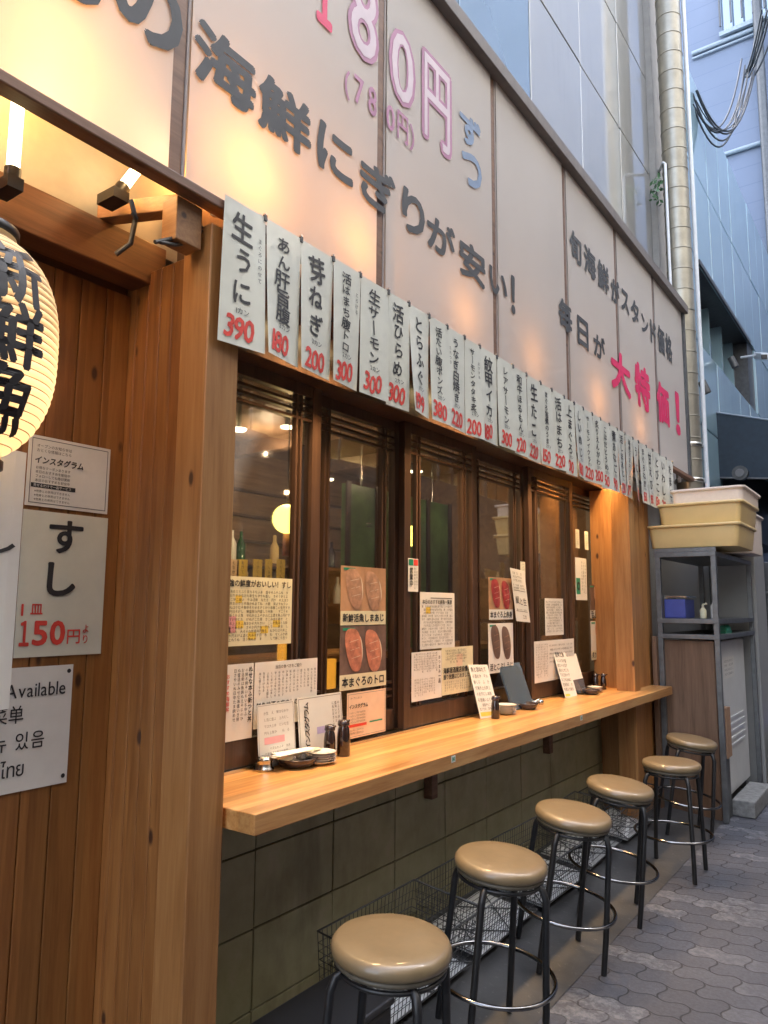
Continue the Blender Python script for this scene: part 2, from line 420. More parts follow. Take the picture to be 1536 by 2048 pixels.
# ------------------------------------------------------------------ lettering
_G = {}
def glyph(ch, bold=0.0, res=2):
    k = (ch, bold, res)
    if k in _G: return _G[k]
    c = bpy.data.curves.new('t', 'FONT'); c.body = ch; c.size = 1; c.resolution_u = res; c.offset = bold
    o = bpy.data.objects.new('t', c); COL.objects.link(o)
    dg = bpy.context.evaluated_depsgraph_get(); me = bpy.data.meshes.new_from_object(o.evaluated_get(dg))
    vs = [(v.co.x, v.co.y) for v in me.vertices]; fs = [tuple(p.vertices) for p in me.polygons]
    bpy.data.objects.remove(o); bpy.data.curves.remove(c); bpy.data.meshes.remove(me)
    if vs:
        bb = (min(v[0] for v in vs), max(v[0] for v in vs), min(v[1] for v in vs), max(v[1] for v in vs))
    else: bb = (0, .3, 0, .3)
    _G[k] = (vs, fs, bb); return _G[k]

class Sheet:
    """a flat (or slightly bowed) sheet frame: origin, u (right), v (up), normal"""
    def __init__(s, o, u, v, bend=None):
        s.o = Vector(o); s.u = Vector(u); s.v = Vector(v); s.n = s.u.cross(s.v).normalized(); s.bend = bend
    def p(s, a, b, h=0.0):
        q = s.o + s.u * a + s.v * b + s.n * h
        if s.bend: q += s.n * s.bend(a, b)
        return q
def put(mb, sh, ch, cx, cy, size, mat, bold=0.0, rot=0.0, h=.0016, sx=1.0, slant=0.0, res=2):
    if bold > .0001:
        d = bold * size
        for k, (a, b) in enumerate(((1, .6), (-1, -.6), (.6, -1), (-.6, 1)) if bold < .03 else ((1, 0), (-1, 0), (0, 1), (0, -1), (.7, .7), (-.7, -.7))):
            put(mb, sh, ch, cx + a * d, cy + b * d, size, mat, 0, rot, h + .00006 * k, sx, slant, res)
        return
    vs, fs, bb = glyph(ch, 0, res)
    if not fs: return
    if ord(ch) > 0x2e80: mx, my = .5, .38
    else: mx, my = (bb[0] + bb[1]) / 2, .36
    ca, sa = math.cos(rot), math.sin(rot); out = []
    for x, y in vs:
        x = (x - mx) * size * sx; y = (y - my) * size
        x += slant * y
        out.append(sh.p(cx + x * ca - y * sa, cy + x * sa + y * ca, h))
    mb.add(out, fs, mat)
def fit(mb, sh, ch, x0, x1, y0, y1, mat, bold=0.0, h=.0016, res=3):
    if bold > .0001:
        d = bold * (y1 - y0) * .9; n_ = 8
        for k in range(n_):
            a = math.cos(2 * PI * k / n_) * d; b = math.sin(2 * PI * k / n_) * d
            fit(mb, sh, ch, x0 + d + a, x1 - d + a, y0 + d + b, y1 - d + b, mat, 0, h + .00008 * k, res)
        return
    vs, fs, bb = glyph(ch, 0, res)
    W, Hh = bb[1] - bb[0], bb[3] - bb[2]
    mb.add([sh.p(x0 + (x - bb[0]) / W * (x1 - x0), y0 + (y - bb[2]) / Hh * (y1 - y0), h) for x, y in vs], fs, mat)
def hline(mb, sh, text, x, y, size, mat, bold=0.0, adv=None, jit=0.0, h=.0016, sx=1.0, res=2, slant=0.0):
    for ch in text:
        vs, fs, bb = glyph(ch, 0, res)
        a = (1.0 if ord(ch) > 0x2e80 else (bb[1] - bb[0]) + .09) * size * sx * (adv or 1.0)
        if ch == ' ': a = .35 * size * sx
        put(mb, sh, ch, x + a / 2, y + random.uniform(-jit, jit) * size, size, mat, bold, random.uniform(-jit, jit) * .6, h, sx, slant, res)
        x += a
    return x
def vline(mb, sh, text, x, y, size, mat, bold=0.0, jit=0.0, adv=1.0, h=.0016, sx=1.0, res=2):
    for ch in text:
        y -= size * adv / 2
        rot = random.uniform(-jit, jit)
        if ch == 'ー': rot += PI / 2
        s = size * (.86 if 0x3040 <= ord(ch) <= 0x30ff else 1.0)
        put(mb, sh, ch, x + random.uniform(-jit, jit) * size * .4, y, s, mat, bold, rot, h, sx, random.uniform(-jit, jit) * .6, res)
        y -= size * adv / 2
    return y
def rectm(mb, sh, x0, x1, y0, y1, mat, h=.0008, nx=1, ny=1):
    vs = []; fs = []
    for j in range(ny + 1):
        for i in range(nx + 1): vs.append(sh.p(x0 + (x1 - x0) * i / nx, y0 + (y1 - y0) * j / ny, h))
    for j in range(ny):
        for i in range(nx): a = j * (nx + 1) + i; fs.append((a, a + 1, a + nx + 2, a + nx + 1))
    mb.add(vs, fs, mat)
def sheetbody(mb, sh, w_, h_, t, mat, nx=1, ny=1):
    rectm(mb, sh, 0, w_, 0, h_, mat, 0.0, nx, ny)
    vs = []; fs = []
    for j in range(ny + 1):
        for i in range(nx + 1): vs.append(sh.p(w_ * i / nx, h_ * j / ny, -t))
    for j in range(ny):
        for i in range(nx): a = j * (nx + 1) + i; fs.append((a, a + nx + 1, a + nx + 2, a + 1))
    mb.add(vs, fs, mat)
    for j in range(ny):
        for i in (0, 1):
            a = sh.p(w_ * i, h_ * j / ny, 0); b = sh.p(w_ * i, h_ * (j + 1) / ny, 0)
            c = sh.p(w_ * i, h_ * (j + 1) / ny, -t); d = sh.p(w_ * i, h_ * j / ny, -t)
            mb.quad(a, b, c, d, mat)
    for j in (0, 1):
        mb.quad(sh.p(0, h_ * j, 0), sh.p(w_, h_ * j, 0), sh.p(w_, h_ * j, -t), sh.p(0, h_ * j, -t), mat)
def frame_lines(mb, sh, x0, x1, y0, y1, t, mat, h=.0010):
    rectm(mb, sh, x0, x1, y0, y0 + t, mat, h); rectm(mb, sh, x0, x1, y1 - t, y1, mat, h)
    rectm(mb, sh, x0, x0 + t, y0, y1, mat, h); rectm(mb, sh, x1 - t, x1, y0, y1, mat, h)
KANA = "あいうえおかきくけこさしすせそたちつてとなにぬねのはひふまみむめもやゆよらりるれろ新鮮魚生中大上本日海活貝酒円焼丼盛"
def rowsof(mb, sh, x0, x1, y1, rows, pitch, size, mat='ink', words=None, bold=.0):
    for r in range(rows):
        y = y1 - pitch * (r + .5); x = x0
        while x < x1 - size:
            if random.random() < .12: x += size * 1.1; continue
            put(mb, sh, random.choice(words or KANA), x + size / 2, y, size, mat, bold, 0, .0016, 1, 0, 1); x += size * 1.03
def colsof(mb, sh, x0, x1, y1, y0, cols, size, mat='ink', bold=0.0):
    p = (x1 - x0) / cols
    for c in range(cols):
        y = y1; x = x0 + p * (c + .5)
        yend = y0 + random.uniform(0, .3) * (y1 - y0)
        while y > yend: put(mb, sh, random.choice(KANA), x, y - size / 2, size, mat, bold, 0, .0016, 1, 0, 1); y -= size * 1.04

exec_parts = []
# ================================================================== SETTING
# ---------------- ground
g = MB(); g.quad((-60, -60, 0), (60, -60, 0), (60, 60, 0), (-60, 60, 0), 'paver')
struct(g.build('ground', loc=(0, 0, 0)))
g = MB(); g.quad((-1.875, -2, .085), (-1.19, -2, .004), (-1.19, 9.3, .004), (-1.875, 9.3, .085), 'gutter')
struct(g.build('pavement', loc=(-1.8, 3, .004)))

# ---------------- the shop's own building: grey panel facade above
fb = thing('office_building', 'tall building clad in glossy grey metal panels above the sushi shop sign', 'building', (-2.2, 3, 0))
mb = MB()
mb.box((-7, -3.2, 0), (-4.7, 7.62, 16), 'pier'); mb.box((-4.7, -3.2, 2.75), (-1.94, 7.18, 16), 'nearblack')
mb.box((-4.7, -3.2, 0), (-4.4, 7.18, 2.75), 'pier'); mb.box((-4.4, 5.9, 0), (-2.05, 7.18, 2.75), 'pier'); mb.box((-4.4, -3.2, 0), (-2.02, -1.2, 2.75), 'pier')
mb.box((-2.12, 5.72, 0), (-1.93, 7.15, 2.75), 'pier')
mb.build('wall', fb)
mb = MB(); mb.box((-2.3, 7.19, 0), (-1.84, 7.66, 16), 'pier'); mb.build('corner_pier', fb, .01)
ys = [4.31 + .97 * k for k in range(-8, 4)]; zs = [2.9, 4.0, 4.81, 5.77, 6.83, 8.2, 9.6, 11.0, 12.4, 13.8, 15.2, 16.0]
for i in range(len(ys) - 1):
    for j in range(len(zs) - 1):
        if zs[j + 1] < 4.0: continue
        y0, y1 = ys[i] + .008, ys[i + 1] - .008
        if y0 > 7.15: continue
        mb = MB(); gl = (i < 8 and j in (2, 5, 7, 9))
        tilt = random.uniform(-.004, .004)
        mb.box((-1.94, y0, zs[j] + .006), (-1.90 + tilt, min(y1, 7.18), zs[j + 1] - .006), 'panelglass' if gl else 'panel')
        mb.build('window' if gl else 'cladding_panel', fb, .004)

# ---------------- building 2 further on
b2 = thing('glazed_building', 'blue grey glossy clad building with a recessed window band behind the duct', 'building', (-2.2, 11.5, 0))
mb = MB(); X0 = -1.92
mb.box((-8, 7.75, 0), (-2.5, 15.5, 8.30), 'bluepanel')
mb.box((-2.5, 7.75, 0), (X0 - .04, 9.3, 8.28), 'dkmetal'); mb.box((-2.5, 12.7, 2.5), (X0 - .04, 15.48, 8.28), 'dkmetal')
mb.box((-2.5, 9.3, 5.73), (X0 - .04, 12.7, 8.28), 'dkmetal'); mb.box((-2.5, 9.3, 2.9), (X0 - .04, 12.7, 4.63), 'dkmetal')
mb.build('wall', b2)
zs2 = [2.9, 3.6, 4.63, 5.73, 6.95, 8.34]
ys2 = [7.75 + .775 * k for k in range(11)]
for i in range(10):
    for j in range(5):
        y0, y1 = ys2[i] + .010, ys2[i + 1] - .010
        if j == 2 and y1 > 9.3 and y0 < 12.7:
            continue
        if j < 1 and i > 2: continue
        mb = MB(); mb.box((X0 - .04, y0, zs2[j] + .010), (X0 + random.uniform(-.003, .003), y1, zs2[j + 1] - .010), 'bluepanel'); mb.build('cladding_panel', b2, .004)
mb = MB(); mb.box((-2.35, 9.3, 4.63), (-2.3, 12.7, 5.73), 'winblue'); mb.build('window', b2)
for y in (9.35, 10.1, 10.9, 11.75, 12.6):
    mb = MB(); mb.box((-2.3, y, 4.63), (-2.16, y + .07, 5.73), 'bluepanel'); mb.build('mullion', b2)
mb = MB(); mb.box((X0, 9.28, 5.68), (X0 + .02, 12.72, 5.74), 'dkmetal'); mb.build('lintel', b2)
for (px, py) in ((1404, 775), (1462, 725)):
    p = onx(px, py, X0 + .1); mb = MB()
    mb.tube([p + Vector((0, 0, .07)), p + Vector((.05, .02, -.07))], .045, 'dkmetal', 12); mb.build('spot_lamp', b2)
# dark shop opening under the awning
ds = thing('dark_shopfront', 'dark open shopfront under the navy awning further down the alley', 'shopfront', (-1.9, 12.5, 0))
mb = MB(); mb.box((-4, 10.2, 0), (-2.45, 15.4, 2.85), 'nearblack'); mb.box((-2.45, 9.4, 0), (-1.88, 9.9, 2.9), 'dkmetal'); mb.build('wall', ds)
for z in (.7, 1.3, 1.9):
    mb = MB(); mb.box((-2.44, 10.0, z), (-2.0, 14.8, z + .03), 'dkmetal'); mb.build('shelf', ds)
mb = MB()
for k in range(40):
    y = random.uniform(10.1, 14.6); z = random.choice((.73, 1.33, 1.93)); s_ = random.uniform(.06, .16)
    mb.box((-2.4, y, z), (-2.4 + s_ * 1.4, y + s_, z + s_ * random.uniform(.7, 1.8)), random.choice(('dkmetal', 'blue', 'cardboard', 'grey', 'rackmetal', 'navy')))
mb.build('stock', ds)
# navy awning, side valance facing us
aw = thing('awning', 'dark navy canvas awning sloping out from the blue grey building', 'awning', (-1.8, 10, 3))
a, b_, c_, d_ = ony(1420, 823, 9.9), ony(1560, 843, 9.9), ony(1560, 958, 9.9), ony(1426, 956, 9.9)
mb = MB()
dy = Vector((0, 4.2, 0))
mb.quad(d_, c_, b_, a, 'navy'); mb.quad(a, b_, b_ + dy, a + dy, 'navy'); mb.quad(b_, c_, c_ + dy, b_ + dy, 'navy'); mb.quad(a + dy, b_ + dy, c_ + dy, d_ + dy, 'navy')
mb.build('canopy', aw)
mb = MB(); mb.tube([d_, c_], .015, 'dkmetal'); mb.build('lower_rail', aw)
mb = MB(); mb.tube([a, b_], .012, 'ledge'); mb.build('upper_rail', aw)
p = ony(1480, 946, 9.7); mb = MB()
mb.tube([p + Vector((0, -.02, 0)), p + Vector((0, .06, 0))], .09, 'dkmetal', 20); mb.tube([p + Vector((0, -.03, 0)), p + Vector((0, -.02, 0))], .05, 'grey', 16)
tag(mb.build('vent_fan', bevel=.01), 'small round grey fan hanging under the navy awning', 'fan')
p = onx(1522, 712, -1.6); mb = MB()
mb.tube([p + Vector((-.28, .1, .06)), p + Vector((-.05, .03, .03))], .018, 'pipewhite'); mb.obox(p, (.6, -1, -.45), (1, .6, 0), (0, 0, 1), .13, .05, .05, 'pipewhite')
mb.obox(p + Vector((.05, -.1, -.05)), (.6, -1, -.45), (1, .6, 0), (0, 0, 1), .03, .04, .035, 'plastic')
tag(mb.build('security_camera', bevel=.006), 'white security camera on an arm from the blue grey wall', 'camera')

# ---------------- end building with siding
sb = thing('siding_building', 'tall blue grey building with horizontal siding closing the view at top right', 'building', (-2, 17, 0))
mb = MB(); mb.box((-12, 16.6, 0), (6, 22, 26), 'siding'); mb.build('wall', sb)
def sy(px, py): return ony(px, py, 16.55)
for (p0, p1, r_) in (((1384, 108), (1530, 50), .05), ((1384, 118), (1530, 62), .025), ((1440, 312), (1528, 263), .05)):
    mb = MB(); a = sy(*p0); b = sy(*p1); b.z = a.z; mb.tube([a, b], r_, 'ledge'); mb.build('ledge_pipe', sb)
a = sy(1442, 20); b = sy(1505, 70)
mb = MB(); mb.box((a.x, 16.5, a.z - .6), (a.x + 1.5, 16.6, a.z + 1.4), 'winblue'); mb.build('window', sb)
mb = MB(); mb.box((a.x - .05, 16.44, a.z - .7), (a.x + 1.55, 16.52, a.z - .6), 'ledge'); mb.build('window_sill', sb)
for k in range(7):
    mb = MB(); x = a.x + .22 * k; mb.tube([(x, 16.35, a.z - .55), (x, 16.35, a.z + 1.0)], .02, 'dkmetal'); mb.build('railing_bar', sb)
mb = MB(); mb.tube([(a.x - .05, 16.35, a.z + .5), (a.x + 1.5, 16.35, a.z + .5)], .025, 'dkmetal'); mb.build('railing_bar', sb)
x = sy(1530, 250).x; mb = MB(); mb.tube([(x, 16.4, 2), (x, 16.4, 20)], .09, 'dkmetal'); mb.build('drain_pipe', sb)

# ---------------- buildings across the alley (seen in the reflections)
ob = thing('opposite_building', 'plain pale building across the alley mirrored in the glossy panels', 'building', (2.7, 5, 0))
mb = MB(); mb.box((2.6, -14, 0), (9, 19, 11.5), 'opp'); mb.build('wall', ob)
mb = MB(); mb.box((2.5, -14, 0.006), (2.59, 19, 4.9), 'oppdark'); mb.build('reflection_darkener', ob)  # unseen dark band, added to dim what the lattice windows mirror
for fl in range(1, 3):
    for k in range(9):
        mb = MB(); y = -6 + 2.5 * k; z = 1.7 + 3.1 * fl
        mb.box((2.55, y, z), (2.62, y + 1.4, z + 1.5), 'winblue'); mb.build('window', ob)

# overhead cables
def sag(a, b, s_, n=16):
    a, b = Vector(a), Vector(b)
    return [a.lerp(b, t / n) - Vector((0, 0, s_ * 4 * (t / n) * (1 - t / n))) for t in range(n + 1)]
cg = 'overhead cables'
cl = [("thick bundle of grey cables sagging in a loop right of the round duct", (1386, 185), (1500, 120), 9.5, 11.0, .85, .012, 6),
      ("looser cable loop hanging under the bundle right of the duct", (1386, 205), (1512, 60), 9.3, 11.0, 1.0, .008, 2),
      ("dark cables rising steeply along the upper right edge", (1496, 150), (1536, 20), 11, 10, .10, .012, 5)]
for lab, p0, p1, ya, yb, s_, r_, k_ in cl:
    a = ony(*p0, ya); b = ony(*p1, yb); mb = MB()
    for k in range(k_):
        j = Vector((random.uniform(-.06, .06), random.uniform(-.06, .06), random.uniform(-.06, .06)))
        mb.tube(sag(a + j, b + j * 2, s_ * random.uniform(.85, 1.15)), r_, 'cable', 6)
    tag(mb.build('overhead_cable'), lab, 'cable', cg)
for k, (x0, z0, z1) in enumerate(((1.2, 9.5, 10.2), (1.5, 9.9, 9.2), (.9, 10.6, 10.0))):
    mb = MB(); mb.tube(sag((x0, -3, z0), (x0 + .3, 15, z1), .9), .018, 'cable', 6)
    tag(mb.build('overhead_cable'), ['high cable strung along the alley, nearest the shop', 'high cable strung along the alley, farthest from the shop', 'high cable strung along the alley, topmost one'][(0, 1, 2)[k]], 'cable', cg)

# ---------------- round duct, conduit
du = thing('round_duct', 'round galvanised ventilation duct with ring seams climbing beside the sign', 'duct', (-1.62, 7.12, 0))
c = onx(1353, 400, -1.64); cy, cx = c.y, -1.64; r_ = .115
mb = MB(); mb.lathe((cx, cy, 0), [(r_, 2.3), (r_, 15)], 'zinc', 28); mb.build('pipe', du)
z = 2.4; k = 0
while z < 9:
    mb = MB(); mb.lathe((cx, cy, z), [(r_, -.007), (r_ + .005, -.004), (r_ + .005, .004), (r_, .007)], 'zinc', 28); mb.build('seam_ring', du); z += .205
for z in (2.62, 2.95):
    mb = MB(); mb.lathe((cx, cy, z), [(r_, -.02), (r_ + .014, -.018), (r_ + .014, .018), (r_, .02)], 'steel', 28)
    mb.box((cx - .26, cy - .02, z - .012), (cx - .1, cy + .02, z + .012), 'steel'); mb.build('clamp', du)
mb = MB(); mb.tube([(cx + .14, cy + .05, 2.3), (cx + .14, cy + .05, 15)], .02, 'pipewhite', 10)
tag(mb.build('conduit_pipe'), 'thin pale conduit running up the right side of the round duct', 'pipe')
c = onx(1338, 500, -1.70); mb = MB()
e = onx(1318, 345, -1.86); tt = onx(1338, 338, -1.70)
mb.tube([(c.x, c.y, 2.6), (c.x, c.y, tt.z - .02), (c.x - .02, c.y, tt.z), (e.x, e.y, e.z)], .014, 'pipewhite', 8)
tag(mb.build('conduit_pipe'), 'thin conduit left of the round duct with an elbow into the pier', 'pipe')
p = onx(1302, 378, -1.84); mb = MB()
for k in range(45):
    q = p + Vector((random.uniform(0, .10), random.gauss(0, .05), random.gauss(0, .08)))
    d1 = Vector((random.uniform(-1, 1), random.uniform(-1, 1), random.uniform(-1, 1))).normalized() * .03; d2 = d1.orthogonal().normalized() * .014
    mb.quad(q - d1, q + d2, q + d1, q - d2, 'leaf')
tag(mb.build('climbing_weed'), 'small tuft of green weeds growing out of the grey facade joint', 'plant')

# ================================================================== SHOP
GX = -1.90
# ---------------- tile wall under the counter
tw = thing('tile_wall', 'olive green square tiled wall under the wooden counter', 'wall', (-1.9, 3.5, 0))
mb = MB(); mb.box((-2.05, 1.45, 0), (-1.872, 5.72, .835), 'grout'); mb.build('grout_bed', tw)
ty = [1.46] + [1.86 + .409 * k for k in range(0, 9)] + [5.70]; tz = [0.0, .137, .390, .640, .833]
mb = MB()
for i in range(len(ty) - 1):
    for j in range(4):
        e_ = random.uniform(-.0012, .0012)
        mb.box((-1.872, ty[i] + .003, tz[j] + .003), (-1.86 + e_, ty[i + 1] - .003, tz[j + 1] - .003), 'tile')
mb.build('tile', tw, .002)
# bracket strip under counter
# ---------------- counter
ct = thing('wooden_counter', 'long pale wooden standing counter below the lattice windows', 'counter', (-1.68, 3.5, .84))
mb = MB(); mb.box((-1.895, 1.462, .845), (-1.468, 5.575, .90), 'counter'); mb.build('counter_top', ct, .0025)
for y in (1.62, 2.9, 4.2, 5.4):
    mb = MB(); mb.box((-1.858, y, .78), (-1.62, y + .05, .8445), 'beam'); mb.box((-1.858, y, .60), (-1.815, y + .05, .78), 'beam'); mb.build('bracket', ct, .003)
mb = MB(); mb.box((-1.893, 1.50, .9005), (-1.872, 5.55, .912), 'steel'); mb.build('back_rail', ct, .001)
sh = Sheet((-1.467, 0, 0), (0, 1, 0), (0, 0, 1))
for k, (px, py) in enumerate(((907, 1518), (1163, 1436))):
    p = onx(px, py, -1.467); mb = MB(); s2 = Sheet((-1.4665, p.y - .014, p.z - .012), (0, 1, 0), (0, 0, 1))
    sheetbody(mb, s2, .028, .024, .001, 'paper'); rectm(mb, s2, .004, .024, .004, .02, 'green', .0006); hline(mb, s2, str(k + 2), .009, .012, .02, 'paper', .02, h=.0012)
    mb.build('number_label', ct)

# ---------------- posts
def post(x0, x1, y0, y1, z1, label):
    mb = MB(); mb.box((x0, y0, 0.004), (x1, y1, z1), 'post'); o = mb.build('wooden_post', bevel=.004); return tag(o, label, 'post', 'shop front posts')
post(-1.695, -1.575, 1.33, 1.448, 2.545, 'square knotty pine post at the near end of the counter')
post(-1.70, -1.575, 5.07, 5.19, 2.3, 'square pine post in front of the last lattice window by the far counter end')
fp = thing('pine_pilaster', 'reddish pine boarded pilaster behind the far end of the counter', 'wall', (-1.75, 5.45, 0))
mb = MB()
for k in range(4): mb.box((-1.90, 5.20 + .12 * k, .004), (-1.62, 5.317 + .12 * k, 2.3), 'post')
mb.build('board', fp, .003)
# ---------------- clad side wall facing us & alcove wall
cw = thing('board_wall', 'vertical knotty pine board wall of the shop entrance at left', 'wall', (-1.9, 1.0, 0))
mb = MB()
for k in range(5):
    x = -1.70 - .058 * k; mb.box((x - .056, 1.345, .004), (x, 1.40, 2.48), 'clad')
mb.build('side_board', cw, .003)
mb = MB()
for k in range(32):
    y = 1.344 - .085 * k; mb.box((-1.99, y - .083, .004), (-1.965 + random.uniform(0, .001), y, 2.42), 'clad')
mb.build('board', cw, .003)
mb = MB(); mb.box((-2.05, -1.3, 0), (-1.99, 1.4, 3.2), 'lintel'); mb.build('backing', cw)
mb = MB()
for k in range(22):
    y = 1.9 - .14 * k; mb.box((-1.985, y - .137, 2.58), (-1.962, y, 3.35), 'pale')
mb.build('pale_board', cw, .002)
mb = MB(); mb.box((-1.965, -1.2, 2.44), (-1.87, 1.40, 2.575), 'lintel'); mb.box((-1.96, -1.2, 2.576), (-1.90, 1.40, 2.625), 'beam'); mb.build('lintel', cw, .004)
# ---------------- header over the windows
hd = thing('window_header', 'dark stained wooden header beam above the lattice windows', 'beam', (-1.8, 3.5, 2.3))
mb = MB(); mb.box((-1.97, 1.449, 2.31), (-1.80, 5.72, 2.75), 'sash'); mb.build('beam', hd, .003)
mb = MB(); mb.box((-1.80, 1.449, 2.50), (-1.60, 5.72, 2.54), 'lintel'); mb.build('soffit', hd)
# hidden strip lamps under the soffit that light the counter
for k in range(4):
    y = 2.0 + 1.05 * k; lt = thing('strip_lamp', ['warm strip lamp hidden behind the menu strips, %s' % s for s in ('nearest the pine post', 'second from the pine post', 'third from the pine post', 'farthest from the pine post')][k], 'lamp', (-1.72, y, 2.47), 'strip lamps behind the menu strips')
    mb = MB(); mb.box((-1.74, y - .25, 2.47), (-1.70, y + .25, 2.50), 'white'); mb.box((-1.698, y - .25, 2.43), (-1.692, y + .25, 2.498), 'lintel'); mb.build('housing', lt)
    mb = MB(); mb.tube([(-1.72, y - .22, 2.46), (-1.72, y + .22, 2.46)], .010, 'tubeglow'); mb.build('tube', lt)
    L = bpy.data.lights.new('strip_lamp_light', 'AREA'); L.shape = 'RECTANGLE'; L.size = .05; L.size_y = .45; L.spread = R(85); L.energy = .95; L.color = (1, .62, .28)
    lo = bpy.data.objects.new('strip_lamp_light', L); COL.objects.link(lo); lo.parent = lt; lo.location = (0.0, 0, -.03); lo.rotation_euler = (0, 0, 0)

# ---------------- lattice sliding windows
db = [1.50, 2.17, 2.79, 3.45, 4.13, 4.81, 5.55]
wl = ['first lattice window, right beside the near pine post', 'second lattice window from the near post, holding the sushi photo posters',
      'third lattice window from the near post, over the long counter', 'fourth lattice window from the near post, with the red tuna photo',
      'fifth lattice window from the near post, with a small menu sheet', 'last lattice window, beside the far pine post']
for i in range(6):
    y0, y1 = db[i] - .015, db[i + 1] + .015; xo = GX - (.0 if i % 2 == 0 else .042); z0, z1 = .913, 2.312
    d = thing('lattice_window', 'dark brown ' + wl[i], 'window', (xo, (y0 + y1) / 2, z0), 'lattice sliding windows')
    st = .052
    mb = MB()
    mb.box((xo - .017, y0, z0), (xo + .017, y0 + st, z1), 'sash'); mb.box((xo - .017, y1 - st, z0), (xo + .017, y1, z1), 'sash')
    mb.box((xo - .016, y0 + st, z1 - .05), (xo + .016, y1 - st, z1), 'sash'); mb.box((xo - .016, y0 + st, z0), (xo + .016, y1 - st, z0 + .09), 'sash')
    mb.build('frame', d, .002)
    a, b = y0 + st, y1 - st
    mb = MB()
    for q in (.055, .080): 
        mb.box((xo - .010, a + q, z0 + .09), (xo + .012, a + q + .011, z1 - .05), 'sash'); mb.box((xo - .010, b - q - .011, z0 + .09), (xo + .012, b - q, z1 - .05), 'sash')
    for z in (z1 - .085, z1 - .115, z1 - .145): mb.box((xo - .009, a, z), (xo + .010, b, z + .010), 'sash')
    for z in (z0 + .14, z0 + .17, z0 + .20):
        mb.box((xo - .009, a, z), (xo + .010, a + .055, z + .010), 'sash'); mb.box((xo - .009, b - .055, z), (xo + .010, b, z + .010), 'sash')
    mb.build('lattice', d)
    mb = MB(); mb.box((xo - .005, a, z0 + .09), (xo - .002, b, z1 - .05), 'glass'); mb.build('pane', d)
wf = thing('window_frame', 'dark brown fixed frame and sill around the row of lattice windows', 'frame', (GX, 3.5, .9))
mb = MB(); mb.box((-1.985, 1.449, .8355), (-1.896, 5.72, .905), 'sash'); mb.build('sill', wf, .002)
mb = MB(); mb.box((-1.97, 5.57, .906), (-1.86, 5.70, 2.309), 'sash'); mb.build('jamb', wf, .002)
mb = MB(); mb.box((-1.97, 1.401, .906), (-1.83, 1.482, 2.309), 'sash'); mb.build('jamb', wf, .002)

# ---------------- banner sign
bn = thing('banner_sign', 'long translucent white banner sign with black Japanese lettering above the menu strips', 'sign', (-1.62, 3, 2.6))
BX = -1.60; seams = [-.72, .24, 1.22, 2.19, 3.16, 4.10, 5.05, 5.99, 6.93]; BZ0, BZ1 = 2.62, 4.17
for i in range(len(seams) - 1):
    y0, y1 = seams[i] + .03, seams[i + 1] - .03
    amp = random.uniform(.001, .003)
    sh = Sheet((BX, y0, BZ0), (0, 1, 0), (0, 0, 1), (lambda W, A: (lambda a, b: A * math.sin(PI * max(0, min(1, a / W))) * math.sin(PI * max(0, min(1, b / 1.55))) - A * .5))(y1 - y0, amp))
    mb = MB(); rectm(mb, sh, 0, y1 - y0, 0, BZ1 - BZ0, 'banner', 0.0, 10, 10); o = mb.build('banner_panel', bn)
    for p_ in o.data.polygons: p_.use_smooth = True
for y in seams[1:-1]:
    mb = MB(); mb.box((BX - .045, y - .029, BZ0), (BX - .008, y + .018, BZ1), 'beam'); mb.box((BX - .045, y + .0185, BZ0), (BX - .004, y + .0295, BZ1), 'seam'); mb.build('frame_post', bn, .002)
for y in (seams[0], seams[-1]):
    mb = MB(); mb.box((BX - .05, y - .025, BZ0), (BX + .02, y + .025, BZ1), 'dkmetal'); mb.build('frame_post', bn, .002)
mb = MB(); mb.box((BX - .06, seams[0], BZ1), (BX + .05, seams[-1] + .04, BZ1 + .075), 'railgrey'); mb.box((BX - .30, seams[0], BZ1 + .076), (BX - .01, seams[-1] + .04, BZ1 + .10), 'railgrey'); mb.build('top_rail', bn, .003)
mb = MB(); mb.box((BX - .005, seams[0], 2.588), (BX + .045, seams[-1], 2.619), 'beam'); mb.build('bottom_rail', bn, .004)
mb = MB(); mb.box((BX - .33, seams[0], 2.55), (BX - .28, 7.15, 4.24), 'pier'); mb.build('back_board', bn)
for y in seams[0:-1]:
    mb = MB(); mb.box((BX - .28, y - .02, 4.15), (BX - .02, y + .02, 4.19), 'dkmetal'); mb.build('stay', bn)
BS = Sheet((BX, 0, 0), (0, 1, 0), (0, 0, 1)); HB = .004
mb = MB()
